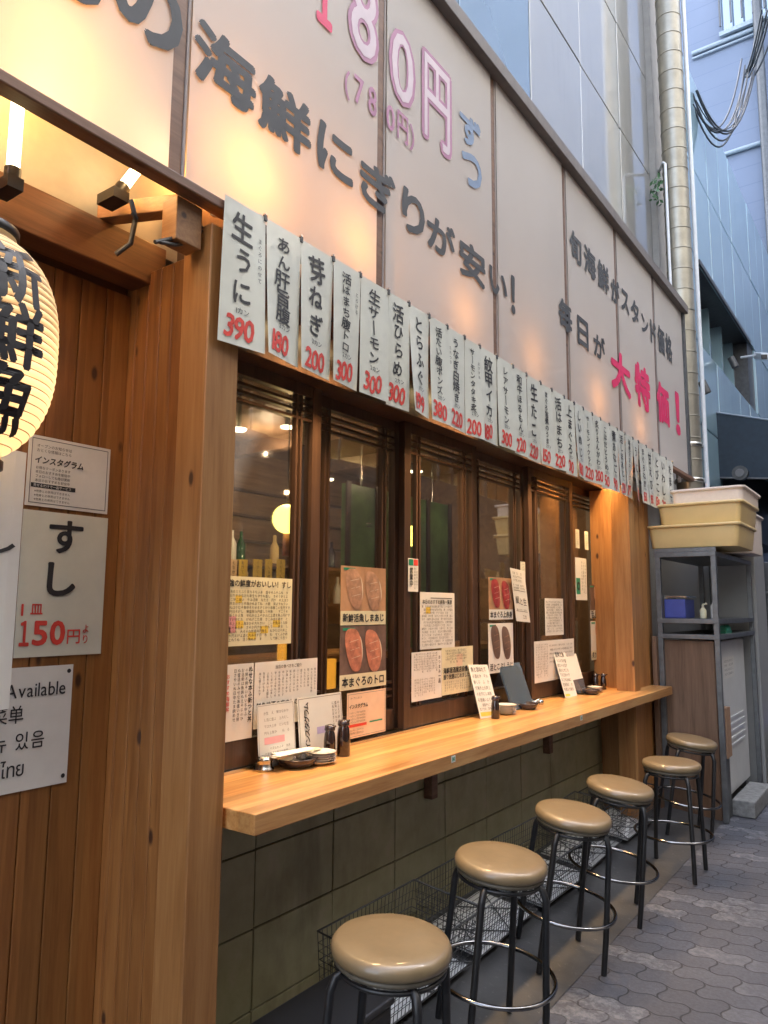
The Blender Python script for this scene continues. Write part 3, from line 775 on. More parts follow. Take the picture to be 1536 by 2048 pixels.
for ch, y0, y1, z0, z1 in (('の', .985, 1.215, 2.965, 3.20), ('海', 1.255, 1.505, 2.968, 3.172), ('鮮', 1.515, 1.77, 2.962, 3.166), ('に', 1.80, 2.005, 2.975, 3.160), ('ぎ', 2.045, 2.28, 2.975, 3.158),
                           ('り', 2.325, 2.50, 2.98, 3.168), ('が', 2.515, 2.755, 2.982, 3.150), ('安', 2.79, 3.045, 2.965, 3.150), ('い', 3.085, 3.28, 2.99, 3.125), ('！', 3.325, 3.372, 2.955, 3.165),
                           ('る', .74, .965, 2.935, 3.16), ('旬', 4.16, 4.36, 3.60, 3.80), ('海', 4.40, 4.62, 3.60, 3.80), ('鮮', 4.65, 4.88, 3.59, 3.80), ('が', 4.92, 5.10, 3.59, 3.78),
                           ('ス', 5.14, 5.32, 3.60, 3.77), ('タ', 5.36, 5.56, 3.59, 3.78), ('ン', 5.62, 5.80, 3.59, 3.74), ('ド', 5.86, 6.02, 3.57, 3.77), ('価', 6.06, 6.27, 3.56, 3.80), ('格', 6.30, 6.51, 3.56, 3.80),
                           ('毎', 3.955, 4.165, 3.09, 3.28), ('日', 4.25, 4.44, 3.07, 3.262), ('が', 4.53, 4.75, 3.08, 3.25)):
    mb = MB(); fit(mb, BS, ch, y0, y1, z0, z1, 'bannerink', .045, HB); mb.build('black_letter', bn)
mb = MB()
for ch, y0, y1, z0, z1 in (('大', 4.86, 5.29, 2.95, 3.25), ('特', 5.39, 5.78, 2.95, 3.30), ('価', 5.96, 6.33, 2.95, 3.30), ('！', 6.53, 6.68, 2.95, 3.34)):
    mb = MB(); fit(mb, BS, ch, y0, y1, z0, z1, 'pinkink', .055, HB); mb.build('red_letter', bn)
def fitpx(mb, ch, xl, xr, yt, yb, mat, bold, h=HB, inset=0.0):
    xm, ym = (xl + xr) / 2, (yt + yb) / 2
    y0, y1 = onx(xl, ym, BX).y, onx(xr, ym, BX).y; z1, z0 = onx(xm, yt, BX).z, onx(xm, yb, BX).z
    fit(mb, BS, ch, y0 + inset, y1 - inset, z0 + inset, z1 - inset, mat, bold, h)
mb = MB()
for ch, a, b, c, d in (('8', 694, 757, -62, 122), ('0', 776, 830, 62, 213), ('円', 842, 902, 122, 300)):
    fitpx(mb, ch, a, b, c, d, 'mauve', .05); fitpx(mb, ch, a, b, c, d, 'paleink', .006, HB + .0012, .020)
fitpx(mb, '１', 632, 664, -70, 55, 'pinkink', .035)
for ch, a, b, c, d in (('（', 688, 698, 140, 200), ('7', 707, 726, 155, 212), ('8', 735, 752, 175, 232), ('0', 771, 788, 212, 262), ('円', 793, 815, 228, 285), ('）', 818, 827, 250, 304)):
    fitpx(mb, ch, a, b, c, d, 'mauve', .02)
mb.build('mauve_price_lettering', bn)
mb = MB()
for ch, a, b, c, d in (('ず', 918, 960, 232, 296), ('つ', 922, 962, 308, 376)): fitpx(mb, ch, a, b, c, d, 'blueink', .05)
mb.build('blue_lettering', bn)
# lamps inside the banner sign
for i, (y, e_) in enumerate(((.1, 20), (.85, 20), (1.5, 16), (2.05, 9), (2.85, 5), (3.6, 4), (4.6, 5), (5.5, 4))):
    L = bpy.data.lights.new('sign_lamp_light', 'POINT'); L.energy = e_ * (.022 if y < 1.3 else .034); L.color = (1, .44, .10); L.shadow_soft_size = .012
    lo = bpy.data.objects.new('sign_lamp_light', L); COL.objects.link(lo); lo.parent = bn; lo.location = Vector((-1.76, y, 2.80)) - bn.location
    mb = MB(); mb.lathe((-1.76, y, 2.70), [(.001, 0), (.018, .005), (.018, .04), (.001, .05)], 'white', 10); mb.build('lamp_holder', bn)

# ---------------- entrance: bracket arms, tube lamps, cables
br = thing('bracket_arm', 'pale wooden bracket arm joining the sign rail to the entrance wall', 'bracket', (-1.75, 1.2, 2.6))
a = Vector((-1.935, 1.16, 2.60)); b = Vector((-1.64, 1.29, 2.60))
mb = MB(); mb.obox((a + b) / 2, b - a, (0, 0, 1), (b - a).cross(Vector((0, 0, 1))), (b - a).length / 2, .024, .024, 'arm'); mb.build('arm', br, .003)
mb = MB(); mb.box((-1.665, 1.225, 2.46), (-1.60, 1.315, 2.587), 'arm'); mb.build('drop_block', br, .003)
mb = MB(); mb.tube([(-1.78, 1.22, 2.58), (-1.80, 1.22, 2.50), (-1.84, 1.2, 2.47)], .008, 'dkmetal'); mb.build('hook', br)
def tube_lamp(p0, p1, label, e_):
    p0, p1 = Vector(p0), Vector(p1); t = thing('tube_lamp', label, 'lamp', p0, 'bare warm tube lamps at the entrance')
    mb = MB(); mb.tube([p0, p1], .0155, 'tubeglow', 14); mb.build('glowing_tube', t)
    d = (p1 - p0).normalized()
    mb = MB(); mb.tube([p0 - d * .05, p0 - d * .004], .02, 'plastic', 12); mb.box(p0 - d * .05 - Vector((.06, .02, .012)), p0 - d * .03 + Vector((.02, .02, 0)), 'plastic'); mb.build('socket', t)
    L = bpy.data.lights.new('tube_lamp_light', 'POINT'); L.energy = e_; L.color = (1, .62, .27); L.shadow_soft_size = .012
    lo = bpy.data.objects.new('tube_lamp_light', L); COL.objects.link(lo); lo.parent = t; lo.location = (p0 + p1) / 2 + Vector((.05, -.02, 0)) - p0
q = onx(26, 335, -1.75); q2 = onx(34, 190, -1.75); tube_lamp(q, (q.x, q.y + .0, q2.z), 'upright bare glowing tube lamp above the paper lantern', .12)
q = onx(248, 372, -1.75); q2 = onx(274, 338, -1.75); tube_lamp(q, q2 + (q2 - q) * .3, 'short tilted glowing tube lamp under the banner rail by the bracket arm', .08)
mb = MB()
for (pts) in (((350, 440), (372, 450), (395, 447), (430, 480), (436, 500)), ((310, 484), (340, 478), (372, 470), (400, 462), (430, 470)), ((372, 440), (372, 465), (375, 485), (350, 490), (320, 484)), ((262, 400), (268, 425), (272, 440), (266, 425))):
    P = [onx(px, py, -1.62) for px, py in pts]; mb.tube(P, .0065, 'dkmetal', 6)
tag(mb.build('loose_cable'), 'tangle of dark cables on top of the near pine post', 'cable')

# ---------------- menu strips
mbnd = [1.348, 1.515, 1.674, 1.837, 1.993, 2.163, 2.302, 2.454, 2.594, 2.742, 2.886, 3.050, 3.222, 3.381, 3.552, 3.702, 3.876, 4.025, 4.166, 4.324, 4.464, 4.63, 4.786, 4.941, 5.114, 5.25, 5.43, 5.593, 5.778, 5.959, 6.15]
menu = [('生うに', '390', '1カン'), ('あん肝旨腹', '180', '2カン'), ('芽ねぎ', '200', '2カン'), ('活はまち腹トロ', '300', '2カン'), ('生サーモン', '300', '2カン'), ('活ひらめ', '300', '2カン'),
        ('とらふぐ', '199', '1カン'), ('活たい腹ポンズ', '380', '2カン'), ('うなぎ白焼き', '220', '1カン'), ('サーモンタタキ炙', '200', '2カン'), ('紋甲イカ', '180', '2カン'), ('レアサーモン', '300', '2カン'),
        ('和牛ほるもん', '220', '2カン'), ('生たこ', '220', '2カン'), ('まぐろ旨煮のうま', '150', '2カン'), ('活はまち', '220', '2カン'), ('上まぐろ', '100', '1カン'), ('しいめじ', '180', '2カン'),
        ('サーモンイクラ', '220', '2カン'), ('炙りえんがわ', '200', '2カン'), ('こはだとうめ', '150', '2カン'), ('煮あなご', '190', '2カン'), ('活しまあじ', '220', '2カン'), ('海老マヨネーズ', '177', '2カン'),
        ('うに', '330', '1カン'), ('まぐろねぎ', '150', '2カン'), ('甘えび', '190', '2カン'), ('とびこ', '150', '2カン'), ('いわし', '120', '2カン'), ('たまご', '100', '2カン')]
eng = ['raw sea urchin', 'monkfish liver', 'spring onion sprouts', 'fatty yellowtail belly', 'raw salmon', 'flounder', 'puffer fish', 'sea bream belly with ponzu', 'white grilled eel', 'seared salmon', 'cuttlefish',
       'rare salmon', 'beef offal', 'raw octopus', 'simmered tuna', 'fresh yellowtail', 'prime tuna', 'shiitake and shimeji', 'salmon with roe', 'seared flounder fin', 'gizzard shad with plum', 'simmered conger eel',
       'striped jack', 'shrimp mayonnaise', 'small sea urchin', 'tuna with leek', 'sweet shrimp', 'flying fish roe', 'sardine', 'egg omelette']
for i, (nm, pr, kn) in enumerate(menu):
    y0, y1 = mbnd[i] + .0005, mbnd[i + 1] + (.001 if i % 3 else -.003); W = y1 - y0; Hs = .435 + random.uniform(-.004, .004); z0 = 2.635 - Hs - random.uniform(0, .004)
    am = random.uniform(-.022, .016); fl = random.uniform(-.010, .018)
    sh = Sheet((-1.545 + (.002 if i % 2 else 0), y0, z0), (0, 1, 0), (0, 0, 1), (lambda W, A, F_, Hs: (lambda a, b: A * (a / W - .5) * (1 - b / Hs) * 1.6 + F_ * (1 - b / Hs) ** 2))(W, am, fl, Hs))
    mb = MB(); sheetbody(mb, sh, W, Hs, .0006, 'strip', 4, 8)
    pt = .072
    n = len(nm); av = Hs - .035 - .085 - .025
    s_ = min(.096, av / n * 1.06, W * .68); adv = min(1.3, av / n / s_)
    vline(mb, sh, nm, W * .46, Hs - .03, s_, 'ink', .017, .12, adv, .0022, min(1.25, W * .6 / s_ * .9))
    if i in (0, 3, 8, 9): vline(mb, sh, {0: 'まぐろにのせて', 3: 'とろける', 8: 'たれつき', 9: 'おすすめ'}[i], W * .86 if i != 8 else W * .14, Hs * .82, .020, 'ink', 0, .06, 1.05, .0022)
    hline(mb, sh, kn, W * .34, .105, .022, 'ink', .004, None, .05, .0022)
    x_ = (W - .122) / 2
    hline(mb, sh, pr, x_, .050, .096, 'red', .022, .88, .07, .0022, .80, slant=.12)
    d = 'white menu strip for ' + eng[i] + ((', right of the ' + eng[i - 1] + ' strip') if i else ', leftmost of the row')
    o = mb.build('menu_strip'); tag(o, d, 'menu strip', 'menu strips hung in a row under the banner')
    mb = MB(); yc = y1 - .002
    mb.box((-1.549, yc - .005, 2.620), (-1.539, yc + .005, 2.638), 'dkmetal'); mb.box((-1.552, yc - .002, 2.630), (-1.541, yc + .002, 2.645), 'steel')
    mb.build('clip', o)

# ---------------- signs on the entrance wall
AX = -1.963
def sgn(name, y0, y1, z0, z1, mat, label, cat='sign', x=AX, t=.003):
    sh = Sheet((x + t, y0, z0), (0, 1, 0), (0, 0, 1)); mb = MB(); sheetbody(mb, sh, y1 - y0, z1 - z0, t, mat); return mb, sh
mb, sh = sgn('s', 1.045, 1.298, 1.72, 1.918, 'paper', '')
frame_lines(mb, sh, .008, .245, .008, .19, .0022, 'grey')
hline(mb, sh, 'オープンのお知らせは', .022, .170, .0105, 'ink'); hline(mb, sh, 'おとくな情報はこちら', .022, .157, .0105, 'ink')
hline(mb, sh, 'インスタグラム', .018, .130, .0225, 'ink', .03, 1.0, 0, .0016, .95, 2, .15)
for r in range(4): hline(mb, sh, random.choice(('フォローしてね毎日更新', '本日のおすすめを配信中', 'お得なクーポンあります')), .022, .108 - r * .012, .0095, 'ink')
rectm(mb, sh, .012, .145, .052, .064, 'ink', .001); hline(mb, sh, '見せるだけで一品サービス', .018, .058, .0095, 'paper', .01, 1, 0, .002)
for r in range(3): hline(mb, sh, random.choice(('※他券との併用はできません', 'スタッフまでお声がけ下さい')), .022, .042 - r * .0115, .0085, 'ink')
tag(mb.build('notice_board'), 'small framed white notice about the shop photo account, above the big sushi price sign', 'notice')
mb, sh = sgn('s', 1.043, 1.302, 1.308, 1.708, 'strip', '')
fit(mb, sh, 'す', .075, .180, .285, .380, 'ink', .03, .0016, 4); fit(mb, sh, 'し', .078, .165, .165, .260, 'ink', .04, .0016, 4)
hline(mb, sh, '1', .010, .128, .044, 'red', .02); hline(mb, sh, '皿', .036, .130, .036, 'red', .02)
for ch, a, b in (('１', .010, .038), ('5', .046, .090), ('0', .096, .142)): fit(mb, sh, ch, a, b, .030, .098, 'red', .045 if ch == '5' or ch == '0' else .028, .0016, 3)
fit(mb, sh, '円', .148, .188, .032, .072, 'red', .015); fit(mb, sh, 'よ', .196, .214, .062, .085, 'red', .01); fit(mb, sh, 'り', .198, .212, .032, .056, 'red', .01)
tag(mb.build('price_sign', bevel=.0), 'large pale sign reading すし 1皿 150円より on the pine wall', 'sign')
mb, sh = sgn('s', .72, 1.217, .960, 1.282, 'paper', '')
W = .497
for txt, xr, z, s_ in (('English Menu Available', .478, .262, .052), ('有中文菜单', .362, .200, .050), ('한국어 메뉴 있음', .428, .130, .050), ('มีเมนูภาษาไทย', .372, .060, .052)):
    # measure width then right-align
    wsum = 0
    for ch in txt:
        bb = glyph(ch)[2]; wsum += (.35 if ch == ' ' else (1.0 if ord(ch) > 0x2e80 else (bb[1] - bb[0]) + .09)) * s_ * .88
    hline(mb, sh, txt, xr - wsum, z, s_, 'ink', .004, 1.0, 0, .0016, .88, 3)
for a, b in ((.484, .305), (.484, .02)): mb.lathe((0, 0, 0), [(0, 0)], 'ink') if False else put(mb, sh, '●', a, b, .016, 'ink')
tag(mb.build('language_sign'), 'white sign telling of English, Chinese, Korean and Thai menus, low on the pine wall', 'sign')
# hanging white sheet at the very left
q = onx(46, 1000, -1.80); q3 = onx(40, 1415, -1.80); q1 = onx(46, 905, -1.80)
sh = Sheet((-1.80, q.y - .42, q3.z), (0, 1, 0), (0, 0, 1), lambda a, b: .012 * math.sin(a * 22))
mb = MB(); sheetbody(mb, sh, .42, q1.z - q3.z, .002, 'paper', 14, 4)
s4 = onx(10, 1085, -1.80); fit(mb, sh, 'し', .30, .405, s4.z - q3.z - .03, s4.z - q3.z + .05, 'ink', .004)
tag(mb.build('hanging_sheet'), 'white hanging cloth sheet at the left edge under the paper lantern', 'curtain')

# ---------------- paper lantern
lc = Vector(ray(-62, 690)) * (1.62 / FPX) + CO
lr, lh = .176, .268
ln = thing('paper_lantern', 'large round glowing paper lantern with black brush lettering at the left edge', 'lantern', (lc.x, lc.y, lc.z - lh))
prof = []; NR = 150
for k in range(NR + 1):
    t = -1 + 2 * k / NR; r_ = lr * (1 - abs(t) ** 2.6) ** .5 if abs(t) < 1 else 0
    r_ = max(r_, .075) + .0042 * abs(math.sin(PI * k / 5)) ** .6
    prof.append((r_, t * lh * .97))
mb = MB(); mb.lathe(lc, prof, 'lantern', 64); mb.build('paper_shade', ln)
mb = MB()
for k in range(5, NR - 4, 5):
    mb.tube([lc + Vector(((prof[k][0] + .0004) * math.cos(2 * PI * q / 56), (prof[k][0] + .0004) * math.sin(2 * PI * q / 56), prof[k][1])) for q in range(56)], .0011, 'rib', 5, True)
mb.build('ribs', ln)
for s_ in (-1, 1):
    mb = MB(); mb.lathe(lc + Vector((0, 0, s_ * lh * .985)), [(.080, -.010), (.084, -.008), (.084, .010), (.080, .012)], 'plastic', 40); mb.build('rim', ln)
mb = MB(); mb.tube([lc + Vector((0, 0, lh)), lc + Vector((0, 0, lh + .25))], .006, 'plastic'); mb.build('cord', ln)
mb = MB()
a0 = math.atan2(-lc.y, -lc.x) + .20
def lant(ch, u0, z0, s_, bold=.03):
    vs, fs, bb = glyph(ch, 0, 3); out = []
    for x, y in vs:
        zz = z0 + (y - .38) * s_ * 1.02; t = max(-.99, min(.99, zz / lh)); r_ = lr * (1 - abs(t) ** 2.6) ** .5 + .0062
        an = a0 + u0 + (x - .5) * s_ / lr; out.append(lc + Vector((r_ * math.cos(an), r_ * math.sin(an), zz)))
    mb.add(out, fs, 'ink')
for ch, z in (('新', .120), ('鮮', -.015), ('魚', -.15)):
    for k in range(6): _dx = .0042 * math.cos(k * PI / 3); lant(ch, .27 + _dx / lr, z + .006 + .0045 * math.sin(k * PI / 3), .142)
mb.build('brush_lettering', ln)
L = bpy.data.lights.new('lantern_light', 'POINT'); L.energy = .27; L.color = (1, .72, .42); L.shadow_soft_size = .012
lo = bpy.data.objects.new('lantern_light', L); COL.objects.link(lo); lo.parent = ln; lo.location = (0, 0, lh * .75)

# ---------------- posters on the windows
def poster(name, y0, y1, z0, z1, mat, x=GX + .021, t=.0008, skew=0.0, lean=0.0):
    sh = Sheet((x, y0, z0), (0, 1, skew), (lean, -skew, 1)); mb = MB(); sheetbody(mb, sh, y1 - y0, z1 - z0, t, mat); return mb, sh
PG = 'papers on the lattice windows'
# densely printed drink menu, left window
mb, sh = poster('p', 1.62, 2.03, 1.315, 1.55, 'palebeige')
hline(mb, sh, '毎月最強の鮮度がおいしい！すし', .02, .212, .026, 'ink', .02, .98)
rowsof(mb, sh, .012, .40, .190, 13, .0135, .0125, 'ink'); 
for k in range(6): rectm(mb, sh, .012 + .06 * k, .05 + .06 * k, .02 + .02 * (k % 3), .045 + .02 * (k % 3), 'yellow', .0006)
rectm(mb, sh, .10, .135, .045, .10, 'pinkpaper', .0006); rectm(mb, sh, .13, .16, .145, .17, 'yellow', .0006)
tag(mb.build('drinks_menu'), 'crowded pale menu poster with tiny print high in the first lattice window', 'poster', PG)
def sushi_photo(name, y0, y1, z0, z1, fish, ground, caption, label, capmat='palebeige', n=2):
    mb, sh = poster('p', y0, y1, z0, z1, ground); W, Hh = y1 - y0, z1 - z0; ch_ = Hh * .24
    rectm(mb, sh, 0, W, 0, ch_, capmat, .0008)
    hline(mb, sh, caption, W * .04, ch_ * .5, W * .92 / len(caption), 'ink', .03, 1.0, .04, .0016, 1.0, 2)
    for k in range(n):
        cx = W * ((.28 + .42 * k) if n > 1 else .5); cy = ch_ + (Hh - ch_) * (.52 - .05 * k)
        for (rx, ry, dx, m_, hh) in ((W * .17, (Hh - ch_) * .36, .02, 'rice', .0020), (W * .165, (Hh - ch_) * .45, 0, fish, .0050)):
            vs = [sh.p(cx + W * dx, cy, hh + .003)]; nn = 30
            for q in range(nn):
                a_ = 2 * PI * q / nn; ex = rx * math.copysign(abs(math.cos(a_)) ** .75, math.cos(a_)); ey = ry * math.copysign(abs(math.sin(a_)) ** .9, math.sin(a_))
                wv = 1 + .05 * math.sin(3 * a_ + k)
                vs.append(sh.p(cx + W * dx + (ex - ey * .20) * wv, cy + ey * wv, hh * .4))
            mb.add(vs, [(0, 1 + q, 1 + (q + 1) % nn) for q in range(nn)], m_, True)
        for q in range(3):
            yy = cy + (Hh - ch_) * (-.20 + .17 * q); x_s = cx - .2 * (yy - cy)
            mb.add([sh.p(x_s - W * .10, yy, .0075), sh.p(x_s + W * .09, yy + .010, .0075), sh.p(x_s + W * .085, yy + .0115, .0075), sh.p(x_s - W * .09, yy + .0018, .0075)], [(0, 1, 2, 3)], 'rice' if fish != 'photodark' else 'photobg')
    rectm(mb, sh, W * .05, W * .30, Hh * .93, Hh * .97, 'green', .001)
    return tag(mb.build('sushi_photo'), label, 'poster', PG)
sushi_photo('p', 2.315, 2.625, 1.375, 1.615, 'amberfish', 'photobg', '新鮮活魚しまあじ', 'photo of two pale fish nigiri captioned しまあじ in the second window')
sushi_photo('p', 2.315, 2.63, 1.118, 1.372, 'salmon', 'photodark', '本まぐろのトロ', 'photo of two pink nigiri captioned まぐろのトロ, lower of the pair in the second window')
mb, sh = poster('p', 2.365, 2.63, .925, 1.105, 'peach'); frame_lines(mb, sh, .006, .259, .006, .174, .0015, 'grey')
hline(mb, sh, 'オープンしました', .02, .158, .0095, 'ink'); hline(mb, sh, 'インスタグラム', .012, .125, .019, 'ink', .03, 1.0, 0, .0016, .95, 2, .15)
for r in range(4): hline(mb, sh, 'フォローして見てね本日の', .012, .100 - .012 * r, .009, 'ink')
rectm(mb, sh, .012, .13, .044, .055, 'red', .001); rectm(mb, sh, .15, .24, .05, .056, 'green', .001)
for r in range(2): hline(mb, sh, 'お会計時にご提示下さい', .012, .032 - .012 * r, .009, 'ink')
tag(mb.build('notice_paper'), 'peach framed notice standing at the foot of the second window', 'poster', PG)
mb, sh = poster('p', 1.70, 1.845, 1.005, 1.255, 'paper'); colsof(mb, sh, .05, .12, .235, .02, 4, .014); colsof(mb, sh, .12, .14, .24, .06, 1, .02, 'ink', .02); vline(mb, sh, 'おすすめ海鮮丼', .028, .22, .018, 'red', .01)
tag(mb.build('menu_paper'), 'narrow white menu paper taped beside the near post', 'poster', PG)
mb, sh = poster('p', 1.85, 2.18, 1.03, 1.255, 'paper'); hline(mb, sh, '当店の食べ方をご紹介', .10, .205, .014, 'ink', .01); colsof(mb, sh, .015, .325, .19, .10, 16, .011); hline(mb, sh, '鮮魚地酒の店すしの新たなる', .01, .075, .024, 'ink', .025, 1.0)
tag(mb.build('menu_paper'), 'wide white how-to-eat paper across the first and second windows', 'poster', PG)
mb, sh = poster('p', 2.90, 3.215, 1.255, 1.52, 'paper'); rectm(mb, sh, .09, .29, .236, .240, 'ink', .001); hline(mb, sh, '本日のおすすめ鮮魚一覧表', .018, .220, .0225, 'ink', .02); rowsof(mb, sh, .012, .30, .205, 13, .0148, .0135); rectm(mb, sh, .05, .09, .165, .195, 'yellow', .0006)
tag(mb.build('menu_paper'), 'dense black print menu sheet with a yellow spot in the third window', 'poster', PG)
mb, sh = poster('p', 2.83, 3.09, 1.025, 1.245, 'paper'); colsof(mb, sh, .015, .22, .215, .12, 15, .011); colsof(mb, sh, .02, .20, .10, .02, 12, .011); vline(mb, sh, 'おつまみ一品', .238, .20, .022, 'ink', .02)
tag(mb.build('menu_paper'), 'white paper of fine vertical print, lower left in the third window', 'poster', PG)
mb, sh = poster('p', 3.092, 3.40, 1.03, 1.255, 'palebeige'); colsof(mb, sh, .03, .24, .215, .15, 14, .013); rectm(mb, sh, .14, .20, .13, .19, 'peach', .0006); hline(mb, sh, '海鮮居酒屋店自慢の', .012, .115, .030, 'ink', .03, .98); hline(mb, sh, '握り放題はじめました', .012, .085, .026, 'ink', .02, .98); colsof(mb, sh, .02, .28, .065, .02, 14, .012)
tag(mb.build('menu_paper'), 'cream and white paper with bold black rows, right of the fine print one', 'poster', PG)
mb, sh = poster('p', 2.80, 2.885, 1.52, 1.672, 'paper'); rectm(mb, sh, .004, .042, .12, .148, 'green', .0008); rectm(mb, sh, .045, .081, .12, .148, 'red', .0008); vline(mb, sh, '営業中', .025, .112, .03, 'ink', .02); colsof(mb, sh, .045, .08, .112, .01, 2, .014)
tag(mb.build('sticker'), 'narrow sticker with green and red blocks on the stile of the third window', 'sticker', PG)
sushi_photo('p', 3.58, 3.87, 1.385, 1.615, 'tuna', 'photobg', '本まぐろ上赤身', 'photo of dark red tuna nigiri in the fourth window', 'paper')
sushi_photo('p', 3.57, 3.87, 1.10, 1.365, 'photodark', 'paper', '活とこぶしうに', 'photo of dark shellfish nigiri under the red tuna photo', 'paper')
s0 = Sheet((GX + .036, 3.885, 1.375), (0, 1, -.06), (0, -.24, 1)); mb = MB(); sheetbody(mb, s0, .185, .30, .0008, 'paper'); rowsof(mb, s0, .02, .15, .285, 3, .02, .016); rectm(mb, s0, .012, .165, .175, .178, 'ink', .001); rowsof(mb, s0, .012, .165, .215, 2, .016, .014); hline(mb, s0, '鯛と生', .02, .12, .048, 'ink', .0, 1, .1); rowsof(mb, s0, .02, .16, .075, 1, .02, .018); rectm(mb, s0, .012, .165, .058, .060, 'ink', .001); hline(mb, s0, '三合', .09, .03, .026, 'ink', 0, 1, .1)
tag(mb.build('menu_paper'), 'white hand written sheet hanging askew over the red tuna photo', 'poster', PG)
mb, sh = poster('p', 4.32, 4.61, 1.28, 1.51, 'paper'); rowsof(mb, sh, .015, .275, .215, 12, .0165, .0150)
tag(mb.build('menu_paper'), 'printed menu sheet in the fifth window above the pair of papers', 'poster', PG)
mb, sh = poster('p', 4.15, 4.78, 1.005, 1.25, 'paper'); colsof(mb, sh, .02, .20, .23, .03, 8, .014); rowsof(mb, sh, .22, .60, .225, 5, .025, .014)
tag(mb.build('menu_paper'), 'broad white paper low in the fifth window, partly behind leaning cards', 'poster', PG)
mb, sh = poster('p', 4.84, 5.05, 1.505, 1.795, 'paper'); rectm(mb, sh, .01, .085, .04, .15, 'green', .0006); put(mb, sh, '◎', .05, .095, .07, 'ink', .01, 0, .0014); colsof(mb, sh, .10, .20, .27, .03, 3, .022)
tag(mb.build('sticker'), 'tall white sticker with a green patch and ring between the last two windows', 'sticker', PG)
sushi_photo('p', 5.10, 5.35, 1.38, 1.615, 'amberfish', 'photodark', '活ぶり腹', 'photo of pale nigiri in the last window, upper one', 'paper', 1)
sushi_photo('p', 5.10, 5.38, 1.09, 1.36, 'salmon', 'paper', '炙りサーモン', 'photo of orange salmon nigiri in the last window, lower one', 'palebeige', 1)
for (a, b, c, d, lab) in ((3.98, 4.045, 1.60, 1.72, 'left'), (4.86, 4.93, 1.86, 1.99, 'middle'), (5.03, 5.10, 1.86, 1.99, 'right')):
    mb, sh = poster('p', a, b, c, d, 'strip'); colsof(mb, sh, .01, .055, .11, .01, 2, .014); tag(mb.build('sticker'), 'small pale paper tag stuck on a window stile, %s one of three' % lab, 'sticker', PG)

# ---------------- cards leaning on the counter
def card(y0, w_, x_b, h_, lean, mat, yaw=0.0, t=.0012, roll=0.0):
    u = Vector((math.sin(yaw), math.cos(yaw), 0)); up = Vector((-lean, 0, 1)); up = (up - u * up.dot(u)).normalized(); 
    u = (u + up * roll).normalized(); up = (up - u * up.dot(u)).normalized()
    sh = Sheet((x_b, y0, .9015 + .002), u, up); mb = MB(); sheetbody(mb, sh, w_, h_, t, mat); return mb, sh
CG = 'cards leaning at the back of the counter'
mb, sh = card(1.845, .185, -1.84, .21, .10, 'white'); frame_lines(mb, sh, .004, .181, .004, .206, .0012, 'grey'); rectm(mb, sh, .03, .13, .075, .098, 'pinkpaper', .0008); rowsof(mb, sh, .03, .16, .19, 4, .022, .012, 'grey'); rowsof(mb, sh, .03, .16, .068, 3, .016, .011, 'grey')
tag(mb.build('leaning_card'), 'plain white laminated card with a pink band leaning by the near post', 'card', CG)
mb, sh = card(2.055, .255, -1.845, .215, .10, 'white'); frame_lines(mb, sh, .006, .249, .006, .209, .0015, 'ink')
for k, ch in enumerate('インスタグラム'): put(mb, sh, ch, .045, .040 + .0235 * k, .030, 'ink', .03, PI / 2, .0016)
rectm(mb, sh, .10, .165, .075, .10, 'lilac', .0008); colsof(mb, sh, .19, .24, .185, .09, 3, .013)
tag(mb.build('leaning_card'), 'white framed card lettered sideways leaning behind the soy sauce bottles', 'card', CG)
mb, sh = card(3.33, .20, -1.80, .27, .30, 'paper', 0.0, .0012, -.06); 
hline(mb, sh, '魚と活ほたて', .012, .245, .026, 'ink', .01, 1, .05); rowsof(mb, sh, .012, .185, .225, 5, .03, .022, 'ink'); rowsof(mb, sh, .012, .185, .075, 2, .02, .016, 'ink'); rectm(mb, sh, .01, .18, .01, .03, 'yellow', .0008)
tag(mb.build('leaning_card'), 'tall hand lettered card with a yellow foot leaning left of the blue book', 'card', CG)
mb, sh = card(3.70, .255, -1.80, .25, .35, 'winblue', .0, .012); tag(mb.build('menu_book', bevel=.002), 'glossy blue grey menu book leaning at the middle of the counter', 'book')
mb, sh = card(4.42, .19, -1.80, .30, .30, 'paper', 0, .0012, -.06)
hline(mb, sh, '活貝と魚', .012, .270, .035, 'ink', .01, 1, .05); rowsof(mb, sh, .012, .175, .245, 7, .03, .024, 'ink'); rectm(mb, sh, .01, .08, .008, .022, 'yellow', .0008)
tag(mb.build('leaning_card'), 'tall hand lettered card leaning towards the far end of the counter', 'card', CG)
mb, sh = card(4.62, .20, -1.815, .30, .28, 'winblue', 0, .004); rectm(mb, sh, 0, .2, .09, .3, 'paper', .0008); tag(mb.build('leaning_card'), 'pale grey glossy card just right of the far hand lettered card', 'card', CG)

# ---------------- things on the counter
def bottle(x_, y_, s_, label):
    p = Vector((x_, y_, .9005)); t = thing('soy_bottle', label, 'bottle', p, 'soy sauce bottles on the counter')
    mb = MB(); mb.lathe(p, [(.021 * s_, 0), (.023 * s_, .004), (.022 * s_, .06 * s_), (.019 * s_, .085 * s_), (.015 * s_, .095 * s_)], 'soy', 20); mb.build('glass_body', t)
    mb = MB(); mb.lathe(p + Vector((0, 0, .095 * s_)), [(.019 * s_, 0), (.020 * s_, .004), (.018 * s_, .018), (.006, .022)], 'lacquer', 20); mb.tube([p + Vector((.012, 0, .105 * s_)), p + Vector((.030, -.004, .113 * s_))], .004, 'lacquer'); mb.build('cap', t)
bottle(-1.80, 2.165, 1.0, 'dark soy sauce bottle behind the small plates, left of a pair'); bottle(-1.775, 2.215, 1.15, 'dark soy sauce bottle right of a pair by the white framed card')
